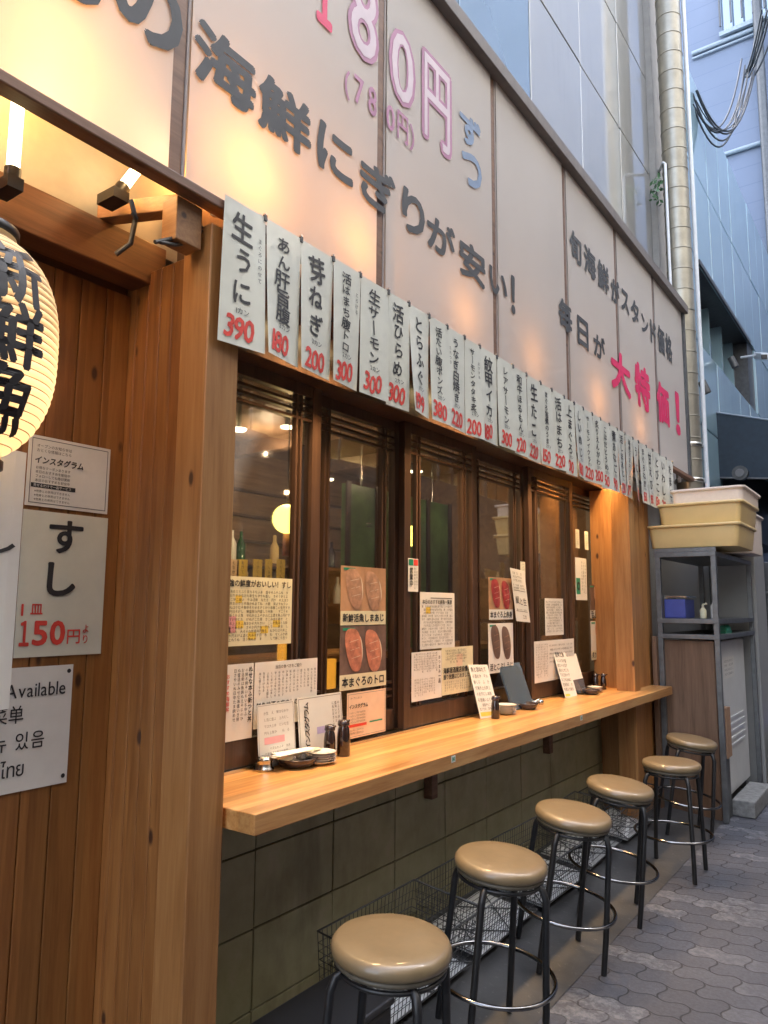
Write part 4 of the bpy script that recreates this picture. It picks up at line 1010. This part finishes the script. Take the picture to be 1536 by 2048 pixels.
bottle(-1.755, 3.40, .95, 'single dark bottle with a steel rim in front of the yellow footed card'); bottle(-1.83, 5.03, .9, 'left dark bottle of the pair near the far end of the counter'); bottle(-1.79, 5.07, .9, 'right dark bottle of the pair near the far end of the counter')
def plates(px, py, n_, r_, label, mat='ceramic'):
    p = onz(px, py, .9); p = Vector((p.x, p.y, .9005)); t = thing('plate_stack', label, 'plates', p, 'stacks of small plates')
    for k in range(n_):
        mb = MB(); j = Vector((random.uniform(-.003, .003), random.uniform(-.003, .003), .0075 * k))
        mb.lathe(p + j, [(.001, .002), (r_ * .55, 0), (r_ * .6, .003), (r_ * .95, .011), (r_, .013), (r_ * .94, .0125), (r_ * .58, .006), (.001, .005)], mat, 28); mb.build('plate', t)
plates(640, 1527, 5, .055, 'stack of small white plates behind the paper packets on the near tray')
plates(1012, 1428, 6, .055, 'stack of small cream plates beside the single dark bottle')
plates(1160, 1388, 3, .045, 'low stack of steel coloured dishes near the far card', 'steel')
plates(1190, 1384, 4, .05, 'stack of white plates in front of the far pair of bottles')
p = onz(528, 1541, .9); mb = MB(); mb.lathe((p.x, p.y, .9005), [(.001, .002), (.030, 0), (.034, .003), (.034, .008), (.028, .012), (.027, .03), (.029, .034), (.027, .04), (.020, .046), (.001, .048)], 'steel', 28)
tag(mb.build('spice_jar'), 'small round steel and glass spice jar at the near end of the counter', 'jar')
def tray(px, py, rx, label, cat='tray'):
    p = onz(px, py, .9); p = Vector((p.x, p.y, .9005)); t = thing('serving_tray', label, cat, p, 'dark trays on the counter')
    mb = MB(); mb.lathe(p, [(.001, .002), (rx * .7, 0), (rx * .78, .006), (rx, .030), (rx * .98, .032), (rx * .74, .010), (.001, .006)], 'lacquer', 32); mb.build('bowl', t)
    return t, p
tray(592, 1532, .078, 'dark lacquer bowl tray holding folded paper packets near the post')
mb = MB(); p = onz(592, 1532, .9) + Vector((0, 0, .036))
for k, (dx, dy, rz, m_) in enumerate(((-.005, -.015, .15, 'paper'), (.0, .03, -.1, 'palebeige'), (-.02, .01, .3, 'paper'), (.01, -.03, .05, 'paper'))):
    u = Vector((math.sin(rz) * .4, math.cos(rz), 0)); v = Vector((1, -.3, .05)); c = p + Vector((dx, dy, .004 + .0035 * k)); mb.obox(c, u, v - u * v.dot(u), (0, 0, 1), .085, .022, .0012, m_)
tag(mb.build('paper_packet'), 'white folded napkin packets lying on the near lacquer tray', 'napkins')
tray(1055, 1418, .06, 'dark tray beside the blue menu book at mid counter')
mb = MB(); p = onz(1072, 1412, .9)
for k in range(4): mb.lathe((p.x + .03 * math.cos(k * 1.7), p.y + .035 * math.sin(k * 1.7), .9005 + .010), [(.014, 0), (.016, .004), (.015, .022), (.012, .026), (.001, .027)], 'steel', 14)
tag(mb.build('steel_cup'), 'cluster of small steel cups right of the mid counter tray', 'cups')
tray(1183, 1389, .055, 'dark tray under the far pair of bottles')

# ---------------- stools
def stool(loc, rz, label):
    t = thing('round_stool', label, 'stool', (0, 0, 0), 'round bar stools along the counter')
    r_ = .157; z = .60
    mb = MB(); mb.lathe((0, 0, z), [(r_ * .95, -.040), (r_ * .985, -.036), (r_, -.027), (r_ * .993, -.017), (r_ * .955, -.007), (r_ * .89, -.002), (r_ * .6, -.0002), (.0001, .0004)], 'seat', 56); mb.build('seat', t)
    mb = MB(); mb.lathe((0, 0, z - .055), [(.001, 0), (r_ * .93, 0), (r_ * .95, .004), (r_ * .95, .012), (.001, .012)], 'seatpipe', 40); mb.build('seat_base', t)
    for k in range(4):
        a = PI / 4 + k * PI / 2; d = Vector((math.cos(a), math.sin(a), 0))
        pts = [d * .075 + Vector((0, 0, z - .062)), d * .125 + Vector((0, 0, z - .064)), d * .150 + Vector((0, 0, z - .075)), d * .162 + Vector((0, 0, z - .105)), d * .185 + Vector((0, 0, .15)), d * .190 + Vector((0, 0, .006))]
        mb = MB(); mb.tube(pts, .012, 'black', 10); mb.build('leg', t)
    mb = MB(); mb.tube([Vector((math.cos(2 * PI * k / 48) * .204, math.sin(2 * PI * k / 48) * .204, .215)) for k in range(48)], .0075, 'blackgloss', 8, True); mb.build('foot_ring', t)
    mb = MB(); mb.tube([Vector((math.cos(2 * PI * k / 36) * .140, math.sin(2 * PI * k / 36) * .140, z - .068)) for k in range(36)], .006, 'black', 6, True); mb.build('under_ring', t)
    t.location = loc; t.rotation_euler = (0, 0, rz); return t
M['blackgloss'] = plain('worn_black_chrome', (.20, .20, .205), .15, 1.0, .3)
spos = [((-1.165, 1.665), .25, 3, 'gold seated stool nearest the camera at the bottom of the photo'), ((-1.215, 2.385), .9, 5, 'second gold seated stool from the camera'),
        ((-1.23, 3.08), .75, 7.5, 'third gold seated stool from the camera'), ((-1.23, 3.68), .35, 7.5, 'fourth gold seated stool from the camera'),
        ((-1.19, 4.43), .02, .5, 'fifth gold seated stool, second from the grey rack'), ((-1.26, 5.20), .5, 7.5, 'farthest gold seated stool, next to the grey rack')]
def splace(o, p_, rz, ln_):
    x = p_[0] - .6 * math.sin(R(ln_)); z = .004 + max(0, (-1.19 - x)) * .118
    o.location = (x, p_[1], z); o.rotation_euler = (Matrix.Rotation(R(ln_), 3, 'Y') @ Matrix.Rotation(rz, 3, 'Z')).to_euler()
s0 = stool((0, 0, 0), 0, spos[0][3]); splace(s0, *spos[0][:3])
for (p_, rz, ln_, lab) in spos[1:]: splace(dup(s0, (0, 0, 0), 0, lab), p_, rz, ln_)

# ---------------- wire baskets, white boards, black bin
def basket(loc, label):
    t = thing('wire_basket', label, 'basket', loc, 'wire luggage baskets under the counter')
    X0, Y0 = loc[0], loc[1]; L_, W_, Hh = .56, .30, .20
    mb = MB()
    def P(a, b, z): return Vector((X0 - W_ / 2 + a * W_, Y0 - L_ / 2 + b * L_, z + .03))
    def rim(z, r_, g_=0.0): mb.tube([P(-g_, -g_, z), P(1 + g_, -g_, z), P(1 + g_, 1 + g_, z), P(-g_, 1 + g_, z)], r_, 'dkmetal', 6, True)
    rim(Hh, .004, .05); rim(.0, .003); rim(Hh * .5, .0022, .02)
    for k in range(25):
        b = k / 24
        for a, ga in ((0, -.05), (1, 1.05)): mb.tube([P(a, b, 0), P(ga, -.05 + b * 1.1, Hh)], .0013, 'dkmetal', 4, cap=False)
    for k in range(13):
        a = k / 12
        for b, gb in ((0, -.05), (1, 1.05)): mb.tube([P(a, b, 0), P(-.05 + a * 1.1, gb, Hh)], .0013, 'dkmetal', 4, cap=False)
        mb.tube([P(a, 0, 0), P(a, 1, 0)], .0013, 'dkmetal', 4, cap=False)
    for z in (.04, .08, .13, .16): rim(z, .0011, .05 * z / Hh)
    mb.tube([P(0, 0, .0), P(1, .5, .0), P(0, 1, .0)], .003, 'dkmetal', 5); mb.tube([P(1, 0, .0), P(0, .5, .0), P(1, 1, .0)], .003, 'dkmetal', 5)
    mb.build('wire_mesh', t)
    mb = MB(); mb.box((X0 - .14, Y0 - .265, .012), (X0 + .14, Y0 + .265, .022), 'white'); mb.build('base_board', t, .002)
    return t
bl = ['wire basket nearest the camera, beside the black bin', 'second wire basket from the black bin', 'middle wire basket under the counter', 'fourth wire basket from the black bin', 'fifth wire basket from the black bin', 'farthest wire basket under the counter']
b0 = basket((-1.66, 2.42, .0), bl[0])
b0.location = (-1.66, 2.42, .068); b0.rotation_euler = (0, R(6.7), 0)
for k in range(1, 5): dup(b0, (-1.66 + .012 * ((k * 37) % 3 - 1), 2.42 + .62 * k, .068), 0, bl[k if k < 4 else 5]).rotation_euler = (0, R(6.7), R(((k * 53) % 5 - 2) * 1.1))
bb = thing('black_bin', 'black plastic bin under the near end of the counter', 'bin', (-1.68, 1.86, 0))
mb = MB(); mb.box((-1.655, 1.55, .06), (-1.41, 2.02, .225), 'plastic'); mb.build('body', bb, .012)
mb = MB(); mb.box((-1.66, 1.54, .226), (-1.405, 2.03, .25), 'plastic'); mb.build('lid', bb, .008)

# ---------------- rack with boxes
rk = thing('steel_rack', 'grey steel shelving rack standing at the far end of the counter', 'rack', (-1.36, 6.2, 0))
RX0, RX1, RY0, RY1, RZ = -1.55, -1.165, 5.64, 6.98, 1.86
for (x, y) in ((RX0, RY0), (RX1, RY0), (RX0, RY1), (RX1, RY1)):
    mb = MB(); mb.box((x - .018, y - .018, .004), (x + .018, y + .018, RZ), 'rackmetal'); mb.build('leg', rk, .003)
for z, m_ in ((RZ, 'rackmetal'), (1.38, 'rackmetal'), (1.27, 'rackmetal')):
    mb = MB(); mb.box((RX0 - .02, RY0 - .02, z - .035), (RX1 + .02, RY1 + .02, z), m_); mb.build('shelf', rk, .004)
mb = MB(); mb.box((RX0 - .02, RY0 - .021, RZ + .001), (RX1 + .021, RY0 - .005, RZ + .03), 'rackmetal'); mb.build('rail', rk)
def crate(x0, x1, y0, y1, z0, z1, mat, label, taper=.02, name='food_crate', cat='crate', rz=0.0):
    t = thing(name, label, cat, ((x0 + x1) / 2, (y0 + y1) / 2, z0), 'containers stacked on the rack')
    cx, cy = (x0 + x1) / 2, (y0 + y1) / 2
    def ringv(g, z, rc=.04):
        pts = []; hx, hy = (x1 - x0) / 2 + g, (y1 - y0) / 2 + g
        for (sx, sy, a0_) in ((1, 1, 0), (-1, 1, PI / 2), (-1, -1, PI), (1, -1, 1.5 * PI)):
            for k in range(5):
                a = a0_ + k * PI / 8; pts.append(Vector((cx + sx * (hx - rc) + rc * math.cos(a), cy + sy * (hy - rc) + rc * math.sin(a), z)))
        return pts
    def stack(levels, nm, open_=False):
        mb = MB(); rings = [ringv(g, z) for g, z in levels]; n = len(rings[0]); vs = [p for r_ in rings for p in r_]; fs = []
        for i in range(len(rings) - 1):
            for k in range(n): fs.append((i * n + k, i * n + (k + 1) % n, (i + 1) * n + (k + 1) % n, (i + 1) * n + k))
        mb.add(vs, fs, mat, True); mb.add(rings[0], [tuple(range(n))[::-1]], mat); mb.add(rings[-1], [tuple(range(n))], mat); mb.build(nm, t)
    stack([(-taper, z0 + .001), (-taper * .9, z0 + .006), (-.004, z1 - .022)], 'body')
    stack([(-.004, z1 - .0215), (.010, z1 - .020), (.012, z1 - .002), (.004, z1)], 'rim')
    return t
crate(-1.62, -.985, 5.64, 6.30, 1.895, 2.065, 'cream', 'lowest cream yellow crate on top of the grey rack')
crate(-1.55, -.965, 5.66, 6.32, 2.067, 2.225, 'cream', 'middle cream yellow crate in the stack on the rack')
crate(-1.46, -.96, 5.72, 6.40, 2.227, 2.335, 'styro', 'white foam box topping the crates on the rack', .008, 'foam_box', 'box')
crate(-1.40, -1.03, 6.45, 6.95, 1.895, 2.22, 'styro', 'tall white foam box behind the crates on the rack', .01, 'foam_box', 'box')
p = ony(1375, 965, 5.70); mb = MB()
for k in range(3): mb.box((-1.50 + .045 * k, 5.74, 2.228), (-1.462 + .045 * k, 5.80, 2.30 - .008 * k), ('cardboard', 'red', 'strip')[k])
# rack contents
mb = MB(); mb.box((-1.93, 7.06, .01), (-1.13, 7.55, 2.02), 'cab'); mb.box((-1.50, 7.045, .1), (-1.49, 7.06, 1.95), 'dkmetal'); mb.box((-1.92, 7.046, 1.93), (-1.14, 7.06, 1.95), 'dkmetal'); tag(mb.build('grey_cabinet', bevel=.01), 'tall plain grey cabinet standing just beyond the rack', 'cabinet')
a = ony(1322, 1182, 5.68); b = ony(1362, 1216, 5.68)
mb = MB(); mb.box((RX0 + .02, 5.68, 1.381), (RX0 + .17, 5.95, 1.52), 'blue'); tag(mb.build('blue_box', bevel=.008), 'dark blue box on the upper shelf of the rack', 'box')
mb = MB(); mb.box((RX0 + .02, 5.68, 1.531), (RX0 + .18, 5.96, 1.545), 'steel'); mb.box((RX0 + .02, 5.68, 1.521), (RX0 + .05, 5.9, 1.531), 'steel'); tag(mb.build('metal_lid', bevel=.002), 'flat steel lid lying on the dark blue box', 'lid')
for (y, x, r_, h_, m_, lab) in ((5.95, -1.24, .028, .15, 'ceramic', 'white spray bottle on the upper rack shelf'), (5.86, -1.30, .024, .10, 'palebeige', 'small cream bottle beside the white spray bottle on the rack')):
    mb = MB(); mb.lathe((x, y, 1.381), [(r_ * .9, 0), (r_, .01), (r_, h_ * .6), (r_ * .4, h_ * .8), (r_ * .35, h_), (.001, h_ + .003)], m_, 16); mb.tube([(x, y, 1.381 + h_), (x + .03, y - .01, 1.39 + h_)], .008, m_); tag(mb.build('spray_bottle'), lab, 'bottle')
mb = MB(); mb.tube([(-1.2, 6.0, 1.30), (-1.2, 6.14, 1.305)], .03, 'green', 14); mb.box((-1.235, 5.98, 1.271), (-1.175, 6.2, 1.29), 'green'); tag(mb.build('green_tool'), 'green plastic bundle on the lower rack shelf', 'tool')
# white appliance below
ap = thing('white_appliance', 'white metal freezer cabinet with slatted vents standing inside the rack', 'appliance', (-1.35, 6.2, 0))
mb = MB(); mb.box((-1.52, 5.80, .09), (-1.215, 6.86, 1.215), 'white'); mb.build('body', ap, .012)
for k in range(5):
    mb = MB(); z = .42 + .05 * k; mb.box((-1.2145, 6.0, z), (-1.208, 6.7, z + .022), 'white'); mb.build('vent_slat', ap, .002)
for y in (5.86, 6.74):
    mb = MB(); mb.box((-1.50, y, .004), (-1.23, y + .06, .089), 'dkmetal'); mb.build('foot', ap)
mb = MB(); s5 = Sheet((-1.2135, 6.02, .93), (0, 1, 0), (0, 0, 1)); sheetbody(mb, s5, .40, .16, .0006, 'paper'); rowsof(mb, s5, .03, .37, .145, 4, .032, .022, 'grey'); mb.build('paper_note', ap)
mb = MB(); mb.box((RX0 + .01, 5.66, .006), (RX1 - .03, 5.70, 1.225), 'ply'); tag(mb.build('brown_board', bevel=.004), 'large reddish brown board standing behind the far counter end', 'board')
mb = MB(); mb.box((-1.60, 5.575, .006), (-1.57, 5.64, 1.25), 'ply'); tag(mb.build('dark_plank', bevel=.003), 'narrow dark plank upright between the pilaster and the rack', 'plank')
mb = MB(); mb.box((-1.205, 5.69, .42), (-1.145, 5.84, .76), 'cardboard'); mb.box((-1.205, 5.69, .006), (-1.165, 5.84, .42), 'dkmetal'); tag(mb.build('cardboard_piece', bevel=.003), 'brown cardboard sheet tucked behind the rack front leg', 'cardboard')
mb = MB()
mb.box((-1.17, 5.86, .004), (-1.02, 6.55, .115), 'concrete'); tag(mb.build('concrete_block', bevel=.008), 'grey concrete block on the ground in front of the rack', 'block')
mb = MB(); mb.box((-1.03, 7.1, .005), (-.85, 7.9, .34), 'nearblack'); mb.box((-1.03, 7.1, .34), (-.87, 7.9, .42), 'blue'); tag(mb.build('blue_crate', bevel=.01), 'dark crate with blue rim on the ground beyond the rack', 'crate')
mb = MB(); mb.box((-1.75, 7.9, .005), (-1.1, 8.5, 1.9), 'dkmetal'); 
for z in (.4, .8, 1.2, 1.6): mb.box((-1.76, 7.885, z), (-1.09, 7.9, z + .02), 'rackmetal')
tag(mb.build('dark_locker', bevel=.01), 'dark grey locker standing beyond the steel rack', 'locker')

# ================================================================== INTERIOR
rm = thing('shop_interior', 'dim brown sushi bar interior seen through the lattice windows', 'room', (-3.2, 3.5, 0))
mb = MB(); mb.box((-4.38, 1.41, .0), (-4.30, 5.85, 2.74), 'inner'); mb.build('back_wall', rm)
mb = MB()
for z in (1.75, 1.95, 2.15, 2.35): mb.box((-4.30, 1.41, z), (-4.27, 5.85, z + .02), 'sash')
mb.build('wall_rail', rm)
mb = MB(); mb.box((-4.3, 1.36, 0), (-2.0, 1.41, 2.74), 'inner'); mb.build('side_wall', rm)
mb = MB(); mb.box((-4.3, 5.85, 0), (-2.0, 5.9, 2.74), 'inner'); mb.build('side_wall', rm)
mb = MB(); mb.box((-4.3, 1.41, 2.68), (-1.98, 5.85, 2.72), 'inner'); mb.build('ceiling', rm)
for y in (2.0, 2.9, 3.8, 4.7): mb = MB(); mb.box((-4.27, y, 2.58), (-1.98, y + .09, 2.679), 'inner'); mb.build('ceiling_beam', rm)
mb = MB(); mb.box((-4.3, 1.41, 0.006), (-1.99, 5.85, .03), 'inner'); mb.build('floor', rm)
mb = MB(); mb.box((-3.3, 1.42, .03), (-2.9, 5.84, 1.12), 'lintel'); mb.box((-3.32, 1.42, 1.12), (-2.85, 5.84, 1.16), 'counter'); mb.build('bar', rm)
for x, y0, y1, z in ((-4.1, 1.5, 5.7, 1.45), (-4.1, 1.5, 5.7, 1.75)):
    mb = MB(); mb.box((x - .15, y0, z), (x + .1, y1, z + .025), 'lintel'); mb.build('shelf', rm)
for k in range(44):
    y = 1.6 + .09 * k + random.uniform(-.02, .02); z = random.choice((1.475, 1.775)); m_ = random.choice(('glassgreen', 'glassgreen', 'soy', 'ceramic', 'steel', 'lacquer', 'cream'))
    mb = MB(); mb.lathe((-4.1, y, z), [(.034, 0), (.036, .01), (.036, .13), (.014, .18), (.013, .23), (.001, .232)], m_, 12)
    o = mb.build('sake_bottle'); tag(o, {'glassgreen': 'green', 'soy': 'dark brown', 'ceramic': 'white', 'steel': 'silvery', 'lacquer': 'black', 'cream': 'cream'}[m_] + ' sake bottle on the %s bar shelf inside the shop' % ('lower' if z < 1.6 else 'upper'), 'bottle', 'bottles on the bar shelves')
gc = thing('green_cooler', 'dark green glass cooler cabinet inside behind the second and third windows', 'cooler', (-3.0, 4, 1.2))
a = onx(700, 1190, -2.9); b = onx(905, 1010, -2.9)
mb = MB(); mb.box((-2.98, a.y, 1.165), (-2.93, b.y, b.z), 'cooler'); mb.build('door_panel', gc, .004)
for k in range(5):
    mb = MB(); y = a.y + (b.y - a.y) * k / 4; mb.box((-2.93, y - .02, 1.165), (-2.915, y + .02, b.z + .01), 'sash'); mb.build('door_frame', gc)
# yellow paper slips
xs_ = -3.0
for i, (px, wd) in enumerate(((472, 15), (490, 15), (520, 13), (541, 10), (566, 12))):
    a = onx(px - wd, 1118, xs_); b = onx(px + wd * .3, 1160, xs_)
    sh = Sheet((xs_, a.y, b.z), (0, 1, 0), (0, 0, 1)); mb = MB(); sheetbody(mb, sh, b.y - a.y, a.z - b.z, .001, 'yellow' if i else 'peach'); vline(mb, sh, random.choice(('とりから', 'さしみ盛', 'えびてん', 'いくら丼', 'たこやき')), (b.y - a.y) * .5, a.z - b.z - .005, (a.z - b.z) / 4.4, 'ink', .01)
    tag(mb.build('menu_slip'), '%s yellow price slip inside the first window, above the crowded menu' % ('leftmost', 'second', 'middle', 'fourth', 'rightmost')[i], 'slip', 'yellow slips inside')
# lamps inside
gp = onx(575, 1038, -2.6); gl = thing('globe_lamp', 'glowing yellow globe lamp inside behind the first window', 'lamp', (gp.x, gp.y, gp.z - .08))
mb = MB(); mb.lathe(gp, [(.076 * math.sin(PI * k / 16) + .0005, -.076 * math.cos(PI * k / 16)) for k in range(17)], 'globeglow', 28); mb.build('glowing_globe', gl)
mb = MB(); mb.tube([gp + Vector((0, 0, .07)), (gp.x, gp.y, 2.67)], .004, 'plastic'); mb.build('cord', gl)
mb = MB(); mb.lathe(gp - Vector((0, 0, .19)), [(.02, 0), (.022, .02), (.02, .11), (.01, .115)], 'salmon', 14); tag(mb.build('candle_jar'), 'small orange jar below the yellow globe lamp', 'jar')
def room_light(p, e_, col=(1, .62, .30), parent=rm):
    L = bpy.data.lights.new('room_light', 'POINT'); L.energy = e_; L.color = col; L.shadow_soft_size = .012
    lo = bpy.data.objects.new('room_light', L); COL.objects.link(lo); lo.parent = parent; lo.location = Vector(p) - parent.location
room_light(gp + Vector((.0, .0, .14)), .7, parent=gl)
for i, (px, py, x_) in enumerate(((722, 1058, -3.0), (865, 1062, -3.1), (1035, 950, -3.2))):
    p = onx(px, py, x_); t = thing('pendant_lamp', ('cut glass pendant lamp inside behind the second window', 'brass and glass pendant lamp inside behind the third window', 'dim pendant lamp inside behind the fourth window')[i], 'lamp', (p.x, p.y, p.z - .08), 'pendant lamps over the bar')
    mb = MB()
    for k in range(7): z = -.06 + .022 * k; r_ = .075 * math.sin(PI * (k + 1) / 9); mb.lathe(p + Vector((0, 0, z)), [(r_, 0), (r_ * 1.15, .006), (r_ * .85, .018)], 'steel', 14, False)
    mb.build('shade', t)
    mb = MB(); mb.lathe(p - Vector((0, 0, .07)), [(.001, 0), (.03, .008), (.03, .02), (.001, .03)], 'spotglow', 14); mb.build('bulb', t)
    mb = MB(); mb.tube([p + Vector((0, 0, .08)), (p.x, p.y, 2.67)], .005, 'steel'); mb.build('rod', t)
    room_light(p - Vector((0, 0, .11)), 1.1, (1, .72, .42), parent=t)
for i, (px, py, x_) in enumerate(((478, 862, -2.7), (575, 857, -2.9), (657, 961, -3.4), (823, 945, -3.3), (836, 945, -3.3), (1000, 925, -3.2))):
    p = onx(px, py, x_); p.z = min(p.z, 2.66); mb = MB(); mb.lathe(p, [(.001, 0), (.035, .002), (.04, .012), (.001, .014)], 'spotglow', 16)
    mb.tube([p + Vector((0, 0, .01)), (p.x, p.y, 2.675)], .012, 'dkmetal')
    tag(mb.build('ceiling_spot'), ('warm ceiling spot inside by the near post', 'bright ceiling spot in the first window', 'ceiling spot seen in the second window', 'left ceiling spot of a close pair in the third window', 'right ceiling spot of a close pair in the third window', 'ceiling spot seen in the fourth window')[i], 'lamp', 'ceiling spots inside')
for x, y, e_ in ((-3.5, 1.9, 1.6), (-3.6, 3.6, 1.2), (-2.35, 3.3, .9), (-2.35, 4.6, .9)): room_light((x, y, 2.5), e_, (1, .70, .42))  # bare fill points with no fixture, added to brighten room and cooler
p = onx(823, 1072, -2.4); mb = MB(); mb.tube([p + Vector((0, 0, -.06)), p + Vector((0, 0, .06))], .012, 'globeglow', 12); tag(mb.build('neon_tube'), 'short yellow upright light tube inside beside the third window', 'lamp')
for px, py in ((575, 1300), (655, 1350)):
    a = onx(px - 10, py, -2.3); mb = MB(); mb.box((-2.33, a.y, a.z - .07), (-2.3, a.y + .10, a.z + .07), 'amberglow'); tag(mb.build('amber_sign'), 'small glowing amber sign inside the %s window' % ('first' if px < 600 else 'second'), 'sign', 'amber signs inside')
